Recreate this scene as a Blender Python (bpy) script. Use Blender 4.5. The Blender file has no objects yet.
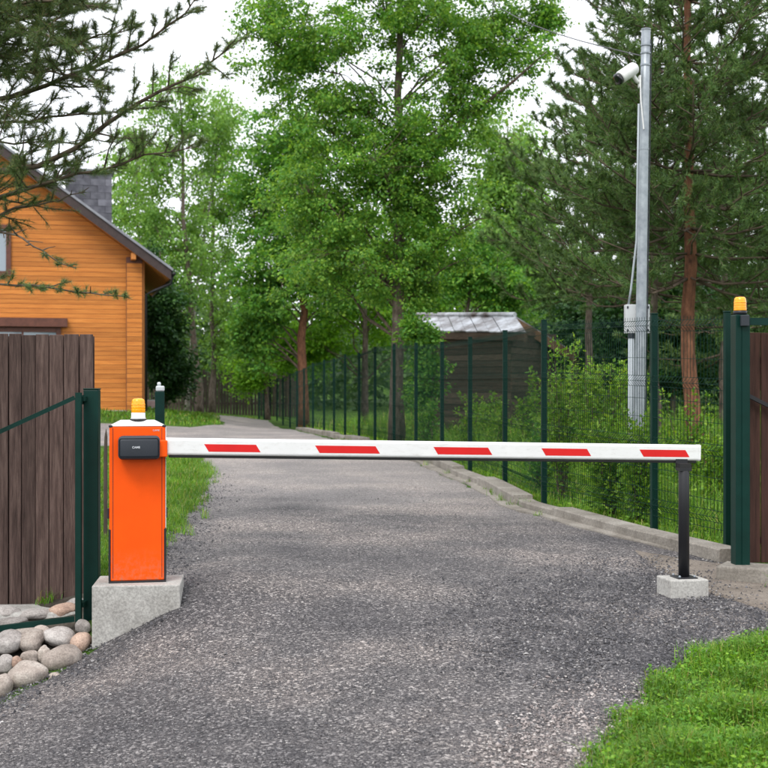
import bpy, bmesh, math, random
import numpy as np
from mathutils import Vector, Matrix

R = math.radians
rng = np.random.default_rng(7)
random.seed(7)
scene = bpy.context.scene
COL = scene.collection

# ------------------------------------------------------------------ camera, sky, sun, exposure
EYE = 1.5
FPX = 1300.0                      # focal length in photo pixels (768 wide)
cam_d = bpy.data.cameras.new('camera')
cam = bpy.data.objects.new('camera', cam_d); COL.objects.link(cam)
cam.location = (0, 0, EYE); cam.rotation_euler = (R(90), 0, 0)
cam_d.sensor_fit = 'HORIZONTAL'; cam_d.sensor_width = 24.0
cam_d.lens = 24.0 * FPX / 768.0
cam_d.clip_start = 0.05; cam_d.clip_end = 1500
cam_d.dof.use_dof = True; cam_d.dof.focus_distance = 8.2; cam_d.dof.aperture_fstop = 3.5
scene.camera = cam

SUN_EL, SUN_AZ = R(52), R(205)     # azimuth clockwise from +Y: behind the camera, a little to its left
world = bpy.data.worlds.new('World'); scene.world = world; world.use_nodes = True
nt = world.node_tree; nt.nodes.clear()
w_out = nt.nodes.new('ShaderNodeOutputWorld'); w_bg = nt.nodes.new('ShaderNodeBackground')
sky = nt.nodes.new('ShaderNodeTexSky'); sky.sky_type = 'NISHITA'; sky.sun_disc = False
sky.sun_elevation = SUN_EL; sky.sun_rotation = SUN_AZ; sky.dust_density = 3.0
w_mix = nt.nodes.new('ShaderNodeMixRGB'); w_mix.blend_type = 'MIX'
w_tc = nt.nodes.new('ShaderNodeTexCoord'); w_no = nt.nodes.new('ShaderNodeTexNoise')
w_no.inputs['Scale'].default_value = 2.2; w_no.inputs['Detail'].default_value = 5
w_mr = nt.nodes.new('ShaderNodeMapRange')
w_mr.inputs['From Min'].default_value = 0.3; w_mr.inputs['From Max'].default_value = 0.6
w_mr.inputs['To Min'].default_value = 0.82; w_mr.inputs['To Max'].default_value = 0.97
nt.links.new(w_tc.outputs['Generated'], w_no.inputs['Vector'])
nt.links.new(w_no.outputs['Fac'], w_mr.inputs['Value'])
nt.links.new(w_mr.outputs['Result'], w_mix.inputs['Fac'])
nt.links.new(sky.outputs['Color'], w_mix.inputs['Color1'])
w_mix.inputs['Color2'].default_value = (9.6, 9.8, 10.4, 1)      # the white cloud sheet over that sky
nt.links.new(w_mix.outputs['Color'], w_bg.inputs['Color']); w_bg.inputs['Strength'].default_value = 0.13
nt.links.new(w_bg.outputs['Background'], w_out.inputs['Surface'])

sun_d = bpy.data.lights.new('sun', 'SUN'); sun = bpy.data.objects.new('sun', sun_d); COL.objects.link(sun)
sun_d.energy = 1.5; sun_d.angle = R(22); sun_d.color = (1.0, 0.96, 0.9)
sdir = Vector((math.sin(SUN_AZ) * math.cos(SUN_EL), math.cos(SUN_AZ) * math.cos(SUN_EL), math.sin(SUN_EL)))
sun.rotation_euler = sdir.to_track_quat('Z', 'Y').to_euler(); sun.location = (0, -20, 40)
scene.view_settings.view_transform = 'Standard'; scene.view_settings.look = 'None'
scene.view_settings.exposure = 0.60; scene.view_settings.gamma = 1.0
scene.view_settings.use_curve_mapping = False
scene.cycles.use_denoising = True
scene.cycles.max_bounces = 12; scene.cycles.transparent_max_bounces = 6
scene.cycles.diffuse_bounces = 8; scene.cycles.transmission_bounces = 8

# ------------------------------------------------------------------ helpers: points, meshes, tags
def P(x, y, Y):
    """world point at photo pixel (x, y) and distance Y"""
    return np.array([(x - 384.0) * Y / FPX, Y, EYE - (y - 384.0) * Y / FPX])

def tag(o, label=None, cat=None, group=None, kind=None):
    if label: o['label'] = label
    if cat: o['category'] = cat
    if group: o['group'] = group
    if kind: o['kind'] = kind
    return o

def empty(name, loc=(0, 0, 0), rz=0.0, label=None, cat=None, group=None):
    o = bpy.data.objects.new(name, None); COL.objects.link(o)
    o.location = loc; o.rotation_euler = (0, 0, rz); o.empty_display_size = 0.2
    return tag(o, label, cat, group)

def link(name, me, mat, parent=None, loc=None, rot=None):
    if mat is not None and not me.materials: me.materials.append(mat)
    o = bpy.data.objects.new(name, me); COL.objects.link(o)
    if parent is not None: o.parent = parent
    if loc is not None: o.location = loc
    if rot is not None: o.rotation_euler = rot
    return o

def mesh_np(name, V, polys, smooth=False):
    """polys: list of (n,k) index arrays"""
    me = bpy.data.meshes.new(name)
    V = np.asarray(V, dtype=np.float32)
    me.vertices.add(len(V)); me.vertices.foreach_set('co', V.ravel())
    polys = [np.asarray(p, dtype=np.int32) for p in polys if len(p)]
    nl = sum(p.size for p in polys); nf = sum(len(p) for p in polys)
    me.loops.add(nl); me.polygons.add(nf)
    me.loops.foreach_set('vertex_index', np.concatenate([p.ravel() for p in polys]))
    st = []; s = 0
    for p in polys:
        k = p.shape[1]; st.append(s + np.arange(len(p)) * k); s += p.size
    me.polygons.foreach_set('loop_start', np.concatenate(st).astype(np.int32))
    me.polygons.foreach_set('use_smooth', np.full(nf, smooth, dtype=bool))
    me.update(calc_edges=True)
    return me

class MB:
    """collects tubes, boxes and quads into one mesh"""
    def __init__(s): s.V = []; s.F = {}; s.n = 0
    def add(s, V, polys):
        for p in polys:
            p = np.asarray(p, dtype=np.int32)
            s.F.setdefault(p.shape[1], []).append(p + s.n)
        s.V.append(np.asarray(V, dtype=np.float32)); s.n += len(V)
    def tube(s, pts, rad, n=6, cap=True):
        pts = np.asarray(pts, float); m = len(pts)
        rad = np.full(m, rad, float) if np.isscalar(rad) else np.asarray(rad, float)
        T = np.gradient(pts, axis=0); T /= np.linalg.norm(T, axis=1)[:, None] + 1e-12
        ref = np.array([0, 0, 1.0]) if abs(T[0, 2]) < 0.85 else np.array([1.0, 0, 0])
        A = np.cross(T, ref); A /= np.linalg.norm(A, axis=1)[:, None] + 1e-12
        Bv = np.cross(T, A)
        a = np.arange(n) * 2 * math.pi / n + (math.pi / 4 if n == 4 else 0)
        ring = (A[:, None, :] * np.cos(a)[None, :, None] + Bv[:, None, :] * np.sin(a)[None, :, None]) * rad[:, None, None]
        V = (pts[:, None, :] + ring).reshape(-1, 3)
        i = np.arange(m - 1)[:, None] * n; j = np.arange(n)[None, :]; j2 = (j + 1) % n
        q = np.stack([i + j, i + j2, i + n + j2, i + n + j], -1).reshape(-1, 4)
        polys = [q]
        if cap and n > 2:
            polys += [np.arange(n)[::-1][None, :], (np.arange(n) + (m - 1) * n)[None, :]]
        s.add(V, polys)
    def box(s, lo, hi, M=None):
        lo = np.array(lo, float); hi = np.array(hi, float)
        c = np.array([[x, y, z] for z in (lo[2], hi[2]) for y in (lo[1], hi[1]) for x in (lo[0], hi[0])])
        if M is not None: c = c @ np.array(M.to_3x3()).T + np.array(M.translation)
        s.add(c, [[[0, 2, 3, 1], [4, 5, 7, 6], [0, 1, 5, 4], [2, 6, 7, 3], [0, 4, 6, 2], [1, 3, 7, 5]]])
    def mesh(s, name, smooth=False):
        return mesh_np(name, np.concatenate(s.V), [np.concatenate(v) for v in s.F.values()], smooth)
    def build(s, name, mat, parent=None, loc=None, rot=None, smooth=False):
        return link(name, s.mesh(name, smooth), mat, parent, loc, rot)

def box_mesh(name, lo, hi, bevel=0.0, seg=2, smooth=False, shape=None):
    bm = bmesh.new(); bmesh.ops.create_cube(bm, size=1.0)
    lo = Vector(lo); hi = Vector(hi)
    for v in bm.verts:
        v.co = Vector([(lo[i] + hi[i]) / 2 + v.co[i] * (hi[i] - lo[i]) for i in range(3)])
    if shape: shape(bm)
    if bevel > 0:
        bmesh.ops.bevel(bm, geom=bm.edges[:], offset=bevel, segments=seg, profile=0.5, affect='EDGES')
    me = bpy.data.meshes.new(name); bm.to_mesh(me); bm.free()
    if smooth:
        for p in me.polygons: p.use_smooth = True
    return me

def bx(name, lo, hi, mat, parent=None, bevel=0.0, seg=2, loc=None, rot=None, smooth=False, shape=None):
    return link(name, box_mesh(name, lo, hi, bevel, seg, smooth, shape), mat, parent, loc, rot)

def lathe_mesh(name, prof, n=24):
    """prof: list of (r, z)"""
    V = []; a = np.arange(n) * 2 * math.pi / n
    for r, z in prof: V.append(np.stack([r * np.cos(a), r * np.sin(a), np.full(n, z)], 1))
    V = np.concatenate(V); m = len(prof)
    i = np.arange(m - 1)[:, None] * n; j = np.arange(n)[None, :]; j2 = (j + 1) % n
    q = np.stack([i + j, i + j2, i + n + j2, i + n + j], -1).reshape(-1, 4)
    me = mesh_np(name, V, [q, np.arange(n)[::-1][None, :], (np.arange(n) + (m - 1) * n)[None, :]], smooth=True)
    return me

# ------------------------------------------------------------------ materials
MATS = {}
def new_mat(name):
    m = bpy.data.materials.new(name); m.use_nodes = True; MATS[name] = m
    nt = m.node_tree; b = nt.nodes['Principled BSDF']
    return m, nt, b
def N(nt, t, **kw):
    n = nt.nodes.new(t)
    for k, v in kw.items():
        if k.startswith('_'): setattr(n, k[1:], v)
        else: n.inputs[k.replace('__', ' ')].default_value = v
    return n
def ramp(nt, stops, src):
    r = nt.nodes.new('ShaderNodeValToRGB'); e = r.color_ramp.elements
    while len(e) < len(stops): e.new(0.5)
    for i, (p, c) in enumerate(stops):
        e[i].position = p; e[i].color = (*c, 1) if len(c) == 3 else c
    nt.links.new(src, r.inputs['Fac']); return r
def mixc(nt, fac, a, b, mode='MIX'):
    m = nt.nodes.new('ShaderNodeMixRGB'); m.blend_type = mode
    for s, i in ((fac, 'Fac'), (a, 'Color1'), (b, 'Color2')):
        if hasattr(s, 'links'): nt.links.new(s, m.inputs[i])
        else: m.inputs[i].default_value = s if i == 'Fac' else (*s, 1)
    return m.outputs['Color']
def bump(nt, b, h, strength=0.3, dist=0.02):
    bn = N(nt, 'ShaderNodeBump', Strength=strength, Distance=dist)
    nt.links.new(h, bn.inputs['Height']); nt.links.new(bn.outputs['Normal'], b.inputs['Normal'])
def coords(nt, scale=(1, 1, 1), kind='Object', jitter=False):
    tc = nt.nodes.new('ShaderNodeTexCoord'); mp = nt.nodes.new('ShaderNodeMapping')
    mp.inputs['Scale'].default_value = scale
    nt.links.new(tc.outputs[kind], mp.inputs['Vector'])
    if jitter:
        oi = nt.nodes.new('ShaderNodeObjectInfo'); ml = N(nt, 'ShaderNodeMath', _operation='MULTIPLY'); ml.inputs[1].default_value = 37.0
        nt.links.new(oi.outputs['Random'], ml.inputs[0]); nt.links.new(ml.outputs[0], mp.inputs['Location'])
    return mp.outputs['Vector']

def noise_mat(name, stops, scale=8, detail=6, rough=0.6, bumpk=0.2, bdist=0.01, sc=(1, 1, 1), metal=0.0, spec=0.4,
              kind='Object', jitter=False, objvar=0.0, fine=None):
    m, nt, b = new_mat(name)
    v = coords(nt, sc, kind, jitter)
    no = N(nt, 'ShaderNodeTexNoise', Scale=scale, Detail=detail, Roughness=0.62); nt.links.new(v, no.inputs['Vector'])
    c = ramp(nt, stops, no.outputs['Fac']).outputs['Color']
    h = no.outputs['Fac']
    if fine:
        n2 = N(nt, 'ShaderNodeTexNoise', Scale=fine, Detail=4, Roughness=0.7); nt.links.new(v, n2.inputs['Vector'])
        f = ramp(nt, [(0.3, (0.62,) * 3), (0.7, (1.25,) * 3)], n2.outputs['Fac']).outputs['Color']
        c = mixc(nt, 1.0, c, f, 'MULTIPLY'); h = n2.outputs['Fac']
    if objvar:
        oi = nt.nodes.new('ShaderNodeObjectInfo')
        f = ramp(nt, [(0, (1 - objvar,) * 3), (1, (1 + objvar,) * 3)], oi.outputs['Random']).outputs['Color']
        c = mixc(nt, 1.0, c, f, 'MULTIPLY')
    nt.links.new(c, b.inputs['Base Color'])
    b.inputs['Roughness'].default_value = rough; b.inputs['Metallic'].default_value = metal
    b.inputs['Specular IOR Level'].default_value = spec
    if bumpk: bump(nt, b, h, bumpk, bdist)
    return m

def leaf_mat(name, stops, trans=0.4, rough=0.5, patch=1.2, patchc=(0.75, 1.2)):
    m, nt, b = new_mat(name)
    g = nt.nodes.new('ShaderNodeNewGeometry')
    c = ramp(nt, stops, g.outputs['Random Per Island']).outputs['Color']
    v = coords(nt)
    no = N(nt, 'ShaderNodeTexNoise', Scale=patch, Detail=2); nt.links.new(v, no.inputs['Vector'])
    f = ramp(nt, [(0.35, (patchc[0],) * 3), (0.65, (patchc[1],) * 3)], no.outputs['Fac']).outputs['Color']
    c = mixc(nt, 1.0, c, f, 'MULTIPLY')
    b.inputs['Roughness'].default_value = rough; b.inputs['Specular IOR Level'].default_value = 0.3
    nt.links.new(c, b.inputs['Base Color'])
    tr = nt.nodes.new('ShaderNodeBsdfTranslucent')
    c2 = mixc(nt, 1.0, c, (1.25, 1.15, 0.5), 'MULTIPLY'); nt.links.new(c2, tr.inputs['Color'])
    mx = N(nt, 'ShaderNodeMixShader', Fac=trans)
    nt.links.new(b.outputs[0], mx.inputs[1]); nt.links.new(tr.outputs[0], mx.inputs[2])
    nt.links.new(mx.outputs[0], nt.nodes['Material Output'].inputs['Surface'])
    return m

def island_mat(name, stops, rough=0.8, spec=0.3):
    m, nt, b = new_mat(name)
    g = nt.nodes.new('ShaderNodeNewGeometry')
    c = ramp(nt, stops, g.outputs['Random Per Island']).outputs['Color']
    nt.links.new(c, b.inputs['Base Color']); b.inputs['Roughness'].default_value = rough
    b.inputs['Specular IOR Level'].default_value = spec
    return m

def paint(name, col, rough=0.35, spec=0.5, dirt=0.12, metal=0.0, scale=6):
    d = tuple(c * (1 - dirt) for c in col); e = tuple(min(1, c * (1 + dirt * 0.4)) for c in col)
    m = noise_mat(name, [(0.3, d), (0.7, e)], scale=scale, rough=rough, bumpk=0.03, bdist=0.002, spec=spec, metal=metal)
    return m

M_orange = paint('orange_paint', (0.80, 0.082, 0.001), 0.45, 0.18, 0.10)
M_white = paint('white_paint', (0.68, 0.68, 0.675), 0.35, 0.4, 0.06)
M_red = paint('red_film', (0.58, 0.010, 0.010), 0.4, 0.3, 0.1)
M_cover = paint('dark_plastic', (0.020, 0.024, 0.032), 0.5, 0.4, 0.15)
M_black = paint('black_paint', (0.014, 0.014, 0.017), 0.45, 0.4, 0.2)
M_rubber = paint('black_rubber', (0.02, 0.02, 0.02), 0.75, 0.3, 0.2)
M_green = paint('dark_green_paint', (0.0025, 0.026, 0.020), 0.42, 0.16, 0.25)
M_greenf = paint('fence_green', (0.0025, 0.024, 0.017), 0.5, 0.15, 0.25)
M_galv = noise_mat('galvanised_steel', [(0.3, (0.21, 0.235, 0.26)), (0.7, (0.33, 0.36, 0.385))], scale=14, rough=0.45, metal=0.45, bumpk=0.05)
M_pvc = paint('grey_pvc', (0.36, 0.40, 0.43), 0.5, 0.4, 0.08)
M_boxg = paint('box_grey', (0.50, 0.52, 0.53), 0.5, 0.4, 0.1)
M_silver = paint('silver_print', (0.52, 0.54, 0.57), 0.35, 0.4, 0.02)
M_concrete = noise_mat('concrete', [(0.28, (0.23, 0.22, 0.20)), (0.5, (0.36, 0.35, 0.325)), (0.75, (0.46, 0.45, 0.42))], scale=3.2, detail=9, rough=0.9, bumpk=0.35, bdist=0.006, fine=70, spec=0.2)
M_kerb = noise_mat('kerb_concrete', [(0.25, (0.13, 0.115, 0.095)), (0.55, (0.245, 0.225, 0.195)), (0.8, (0.34, 0.32, 0.285))], scale=2.4, detail=9, rough=0.92, bumpk=0.4, bdist=0.008, fine=50, spec=0.2)
M_plank = noise_mat('weathered_plank', [(0.25, (0.034, 0.021, 0.018)), (0.5, (0.074, 0.048, 0.041)), (0.78, (0.13, 0.090, 0.076))], scale=9, detail=8, rough=0.85, bumpk=0.4, bdist=0.004, sc=(5, 5, 0.35), jitter=True, objvar=0.22, spec=0.2, fine=28)
M_plank_dark = noise_mat('dark_stained_plank', [(0.3, (0.030, 0.014, 0.010)), (0.7, (0.068, 0.030, 0.022))], scale=9, detail=6, rough=0.75, bumpk=0.3, bdist=0.003, sc=(5, 5, 0.4), jitter=True, objvar=0.25, spec=0.25)
M_siding = noise_mat('orange_timber', [(0.3, (0.38, 0.120, 0.020)), (0.55, (0.50, 0.175, 0.032)), (0.75, (0.58, 0.225, 0.050))], scale=4, detail=7, rough=0.6, bumpk=0.15, bdist=0.01, sc=(0.35, 3, 6), jitter=True, objvar=0.16, spec=0.3)
M_siding_v = noise_mat('orange_timber_upright', [(0.3, (0.42, 0.14, 0.024)), (0.75, (0.58, 0.22, 0.048))], scale=4, detail=7, rough=0.6, bumpk=0.15, sc=(3, 3, 0.5), jitter=True, objvar=0.12)
M_fascia = noise_mat('brown_fascia', [(0.3, (0.028, 0.017, 0.016)), (0.7, (0.052, 0.032, 0.029))], scale=6, rough=0.5, bumpk=0.1)
M_roof = noise_mat('slate_roof', [(0.3, (0.16, 0.165, 0.19)), (0.7, (0.26, 0.265, 0.29))], scale=3, rough=0.4, bumpk=0.1, spec=0.5)
M_winframe = noise_mat('brown_frame', [(0.3, (0.075, 0.026, 0.016)), (0.7, (0.13, 0.045, 0.028))], scale=6, rough=0.5, bumpk=0.1)
M_shedwood = noise_mat('grey_barn_board', [(0.25, (0.045, 0.031, 0.022)), (0.75, (0.13, 0.095, 0.070))], scale=6, detail=8, rough=0.9, bumpk=0.3, sc=(0.6, 0.6, 5), jitter=True, objvar=0.3, spec=0.15)
M_litbarge = noise_mat('lit_barge_board', [(0.3, (0.16, 0.085, 0.045)), (0.7, (0.27, 0.16, 0.09))], scale=6, rough=0.8, bumpk=0.2)  # lighter brown: the light falling on this board is put into its colour
M_oldfence = noise_mat('old_dark_slat', [(0.3, (0.030, 0.022, 0.017)), (0.7, (0.070, 0.052, 0.040))], scale=6, rough=0.9, bumpk=0.2, sc=(3, 3, 0.5), jitter=True, objvar=0.4)
M_shedroof = noise_mat('weathered_sheet_metal', [(0.36, (0.075, 0.055, 0.045)), (0.50, (0.30, 0.30, 0.31)), (0.62, (0.52, 0.54, 0.57))], scale=1.9, detail=7, rough=0.45, bumpk=0.1, sc=(1, 1, 1), metal=0.25, spec=0.4)
M_boulder = noise_mat('field_stone', [(0.25, (0.20, 0.165, 0.14)), (0.5, (0.36, 0.31, 0.27)), (0.75, (0.50, 0.46, 0.41))], scale=7, detail=9, rough=0.88, bumpk=0.5, bdist=0.008, jitter=True, objvar=0.14, fine=90, spec=0.2)
M_boulder_g = noise_mat('grey_field_stone', [(0.25, (0.185, 0.165, 0.15)), (0.5, (0.33, 0.305, 0.285)), (0.75, (0.52, 0.49, 0.46))], scale=7, detail=9, rough=0.88, bumpk=0.5, bdist=0.008, jitter=True, objvar=0.14, fine=90, spec=0.2)
M_boulder_p = noise_mat('pink_field_stone', [(0.25, (0.20, 0.13, 0.10)), (0.5, (0.37, 0.26, 0.20)), (0.75, (0.47, 0.36, 0.29))], scale=7, detail=9, rough=0.88, bumpk=0.5, bdist=0.008, jitter=True, objvar=0.14, fine=90, spec=0.2)
M_slab = noise_mat('chimney_stone', [(0.35, (0.065, 0.065, 0.078)), (0.65, (0.13, 0.13, 0.15))], scale=3, rough=0.85, bumpk=0.3, objvar=0.3, jitter=True)

M_bark_pine = noise_mat('red_pine_bark', [(0.28, (0.045, 0.027, 0.020)), (0.5, (0.16, 0.072, 0.042)), (0.75, (0.29, 0.135, 0.078))], scale=7, detail=8, rough=0.9, bumpk=0.8, bdist=0.03, sc=(2.4, 2.4, 0.7), spec=0.15)
M_bark_grey = noise_mat('grey_brown_bark', [(0.28, (0.050, 0.036, 0.028)), (0.5, (0.13, 0.10, 0.082)), (0.75, (0.24, 0.195, 0.165))], scale=7, detail=8, rough=0.9, bumpk=0.7, bdist=0.02, sc=(2.4, 2.4, 0.8), spec=0.15)
M_bark_birch = noise_mat('birch_bark', [(0.34, (0.06, 0.05, 0.045)), (0.5, (0.30, 0.27, 0.24)), (0.7, (0.52, 0.49, 0.45))], scale=5, detail=7, rough=0.85, bumpk=0.3, sc=(1, 1, 2.2), spec=0.2)
M_twig = noise_mat('twig_bark', [(0.3, (0.055, 0.040, 0.030)), (0.7, (0.15, 0.115, 0.085))], scale=10, rough=0.9, bumpk=0.3, spec=0.15)

G_main = leaf_mat('leaf_alder', [(0, (0.0622, 0.1843, 0.0306)), (0.5, (0.1296, 0.3097, 0.0459)), (1, (0.3024, 0.4793, 0.0765))], 0.45)
G_mid = leaf_mat('leaf_maple', [(0, (0.0563, 0.1770, 0.0343)), (0.6, (0.1159, 0.2950, 0.0440)), (1, (0.2401, 0.4203, 0.0588))], 0.45)
G_lime = leaf_mat('leaf_spring', [(0, (0.0991, 0.2552, 0.0185)), (0.6, (0.1653, 0.3656, 0.0264)), (1, (0.2513, 0.4554, 0.0396))], 0.5)
G_birch = leaf_mat('leaf_birch', [(0, (0.1207, 0.2592, 0.0616)), (0.6, (0.1932, 0.3646, 0.0770)), (1, (0.2818, 0.4616, 0.1078))], 0.5)
G_dark = leaf_mat('leaf_dark', [(0, (0.0156, 0.0585, 0.0168)), (0.7, (0.0338, 0.1014, 0.0240)), (1, (0.0650, 0.1495, 0.0312))], 0.3)
G_pine = leaf_mat('pine_needle', [(0, (0.0630, 0.1313, 0.0448)), (0.6, (0.1050, 0.1969, 0.0586)), (1, (0.1890, 0.2719, 0.0776))], 0.25, 0.5, 0.9)
G_pine_near = leaf_mat('pine_needle_near', [(0, (0.0586, 0.1079, 0.0429)), (0.6, (0.1075, 0.1786, 0.0594)), (0.93, (0.1759, 0.2326, 0.0743)), (1, (0.3128, 0.2140, 0.0825))], 0.25, 0.5, 1.6)
G_shrub = leaf_mat('leaf_shrub', [(0, (0.0864, 0.2116, 0.0240)), (0.6, (0.1728, 0.3372, 0.0343)), (1, (0.2952, 0.4562, 0.0515))], 0.45)
G_grass = leaf_mat('grass_blade', [(0, (0.0644, 0.1684, 0.0158)), (0.6, (0.1224, 0.2728, 0.0211)), (0.86, (0.1932, 0.3483, 0.0290)), (1, (0.3864, 0.3135, 0.1188))], 0.35, 0.5, 1.5)
G_meadow = leaf_mat('meadow_blade', [(0, (0.0826, 0.2175, 0.0185)), (0.6, (0.1576, 0.3375, 0.0264)), (0.9, (0.2550, 0.4200, 0.0396)), (1, (0.5400, 0.4650, 0.1980))], 0.35, 0.5, 0.8)
G_clover = leaf_mat('lawn_leaf', [(0, (0.0580, 0.1741, 0.0143)), (0.6, (0.1224, 0.2903, 0.0200)), (1, (0.2383, 0.4063, 0.0315))], 0.35, 0.45, 3.0)

# road dust on the foot of the cabinet and faint scuffs
nt_ = M_orange.node_tree; b = nt_.nodes['Principled BSDF']; src = b.inputs['Base Color'].links[0].from_socket
v = coords(nt_); sx = nt_.nodes.new('ShaderNodeSeparateXYZ'); nt_.links.new(v, sx.inputs[0])
mr = N(nt_, 'ShaderNodeMapRange'); mr.inputs['From Min'].default_value = 0.22; mr.inputs['From Max'].default_value = 0.0; nt_.links.new(sx.outputs['Z'], mr.inputs['Value'])
n1 = N(nt_, 'ShaderNodeTexNoise', Scale=28, Detail=8, Roughness=0.75); nt_.links.new(v, n1.inputs['Vector'])
d1 = ramp(nt_, [(0.45, (0, 0, 0)), (0.75, (1, 1, 1))], n1.outputs['Fac']).outputs['Color']
f1 = N(nt_, 'ShaderNodeMath', _operation='MULTIPLY'); nt_.links.new(mr.outputs['Result'], f1.inputs[0]); nt_.links.new(d1, f1.inputs[1])
n3 = N(nt_, 'ShaderNodeTexNoise', Scale=90, Detail=6, Roughness=0.8); nt_.links.new(v, n3.inputs['Vector'])
d3 = ramp(nt_, [(0.66, (0, 0, 0)), (0.80, (0.35, 0.35, 0.35))], n3.outputs['Fac']).outputs['Color']
f2 = N(nt_, 'ShaderNodeMath', _operation='MAXIMUM'); nt_.links.new(f1.outputs[0], f2.inputs[0]); nt_.links.new(d3, f2.inputs[1])
nt_.links.new(mixc(nt_, f2.outputs[0], src, (0.26, 0.16, 0.10)), b.inputs['Base Color'])
nt_ = M_white.node_tree; b = nt_.nodes['Principled BSDF']; src = b.inputs['Base Color'].links[0].from_socket
v = coords(nt_, (1, 3, 3)); n1 = N(nt_, 'ShaderNodeTexNoise', Scale=14, Detail=9, Roughness=0.78); nt_.links.new(v, n1.inputs['Vector'])
d1 = ramp(nt_, [(0.52, (0, 0, 0)), (0.78, (0.55, 0.55, 0.55))], n1.outputs['Fac']).outputs['Color']
nt_.links.new(mixc(nt_, d1, src, (0.36, 0.33, 0.29)), b.inputs['Base Color'])

# ground sheet: soil with moss and short turf
m, nt_, b = new_mat('turf_soil')
v = coords(nt_)
n1 = N(nt_, 'ShaderNodeTexNoise', Scale=0.5, Detail=8, Roughness=0.65); nt_.links.new(v, n1.inputs['Vector'])
n2 = N(nt_, 'ShaderNodeTexNoise', Scale=30, Detail=6, Roughness=0.7); nt_.links.new(v, n2.inputs['Vector'])
c1 = ramp(nt_, [(0.3, (0.035, 0.065, 0.014)), (0.55, (0.06, 0.125, 0.018)), (0.75, (0.09, 0.16, 0.022))], n1.outputs['Fac']).outputs['Color']
c2 = ramp(nt_, [(0.3, (0.5,) * 3), (0.7, (1.35,) * 3)], n2.outputs['Fac']).outputs['Color']
nt_.links.new(mixc(nt_, 1.0, c1, c2, 'MULTIPLY'), b.inputs['Base Color']); b.inputs['Roughness'].default_value = 0.95
b.inputs['Specular IOR Level'].default_value = 0.1
bump(nt_, b, n2.outputs['Fac'], 0.8, 0.03); M_ground = m

# gravel of crushed asphalt: stones of many greys, worn pale in the wheel tracks
m, nt_, b = new_mat('crushed_gravel')
v = coords(nt_)
vo = N(nt_, 'ShaderNodeTexVoronoi', Scale=80.0); nt_.links.new(v, vo.inputs['Vector'])
vo2 = N(nt_, 'ShaderNodeTexVoronoi', Scale=150.0); nt_.links.new(v, vo2.inputs['Vector'])
sep = nt_.nodes.new('ShaderNodeSeparateColor'); nt_.links.new(vo.outputs['Color'], sep.inputs['Color'])
sep2 = nt_.nodes.new('ShaderNodeSeparateColor'); nt_.links.new(vo2.outputs['Color'], sep2.inputs['Color'])
ca = ramp(nt_, [(0.0, (0.028, 0.027, 0.030)), (0.5, (0.085, 0.081, 0.084)), (0.82, (0.18, 0.17, 0.168)), (1.0, (0.52, 0.50, 0.48))], sep.outputs[0]).outputs['Color']
cb = ramp(nt_, [(0.0, (0.030, 0.029, 0.032)), (0.65, (0.12, 0.115, 0.116)), (1.0, (0.48, 0.46, 0.44))], sep2.outputs[1]).outputs['Color']
cm = mixc(nt_, 0.42, ca, cb, 'LIGHTEN')
n1 = N(nt_, 'ShaderNodeTexNoise', Scale=0.55, Detail=7, Roughness=0.6); nt_.links.new(v, n1.inputs['Vector'])
cp = ramp(nt_, [(0.36, (0.56, 0.555, 0.58)), (0.50, (0.92, 0.89, 0.885)), (0.62, (1.45, 1.34, 1.26))], n1.outputs['Fac']).outputs['Color']
cm = mixc(nt_, 1.0, cm, cp, 'MULTIPLY')
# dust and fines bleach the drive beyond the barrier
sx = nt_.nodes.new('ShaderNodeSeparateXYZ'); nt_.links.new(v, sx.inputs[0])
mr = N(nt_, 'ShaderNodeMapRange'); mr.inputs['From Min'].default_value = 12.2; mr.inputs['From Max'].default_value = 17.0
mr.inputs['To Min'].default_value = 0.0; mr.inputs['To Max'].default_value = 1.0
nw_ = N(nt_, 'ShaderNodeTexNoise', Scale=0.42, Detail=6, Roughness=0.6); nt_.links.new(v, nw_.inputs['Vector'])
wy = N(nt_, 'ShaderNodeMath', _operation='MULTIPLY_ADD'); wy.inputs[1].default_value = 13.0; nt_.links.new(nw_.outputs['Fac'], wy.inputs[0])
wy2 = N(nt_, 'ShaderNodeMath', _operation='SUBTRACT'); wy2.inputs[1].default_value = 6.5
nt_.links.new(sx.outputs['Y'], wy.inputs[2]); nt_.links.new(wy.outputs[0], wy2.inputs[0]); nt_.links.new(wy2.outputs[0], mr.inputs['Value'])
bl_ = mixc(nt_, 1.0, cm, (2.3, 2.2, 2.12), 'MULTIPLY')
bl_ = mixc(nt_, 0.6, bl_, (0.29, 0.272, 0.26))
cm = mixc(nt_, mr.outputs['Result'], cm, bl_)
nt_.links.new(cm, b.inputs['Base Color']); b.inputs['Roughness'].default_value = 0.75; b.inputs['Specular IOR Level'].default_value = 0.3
ad = N(nt_, 'ShaderNodeMath', _operation='ADD'); nt_.links.new(vo.outputs['Distance'], ad.inputs[0]); nt_.links.new(vo2.outputs['Distance'], ad.inputs[1])
iv = N(nt_, 'ShaderNodeMath', _operation='MULTIPLY'); iv.inputs[1].default_value = -1.0; nt_.links.new(ad.outputs[0], iv.inputs[0])
bump(nt_, b, iv.outputs[0], 0.9, 0.014); M_road = m
M_dirt = noise_mat('sandy_dirt', [(0.3, (0.12, 0.10, 0.082)), (0.6, (0.215, 0.185, 0.155)), (0.8, (0.30, 0.265, 0.225))], scale=2.5, detail=9, rough=0.95, bumpk=0.5, bdist=0.01, fine=60, spec=0.15)
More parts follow.
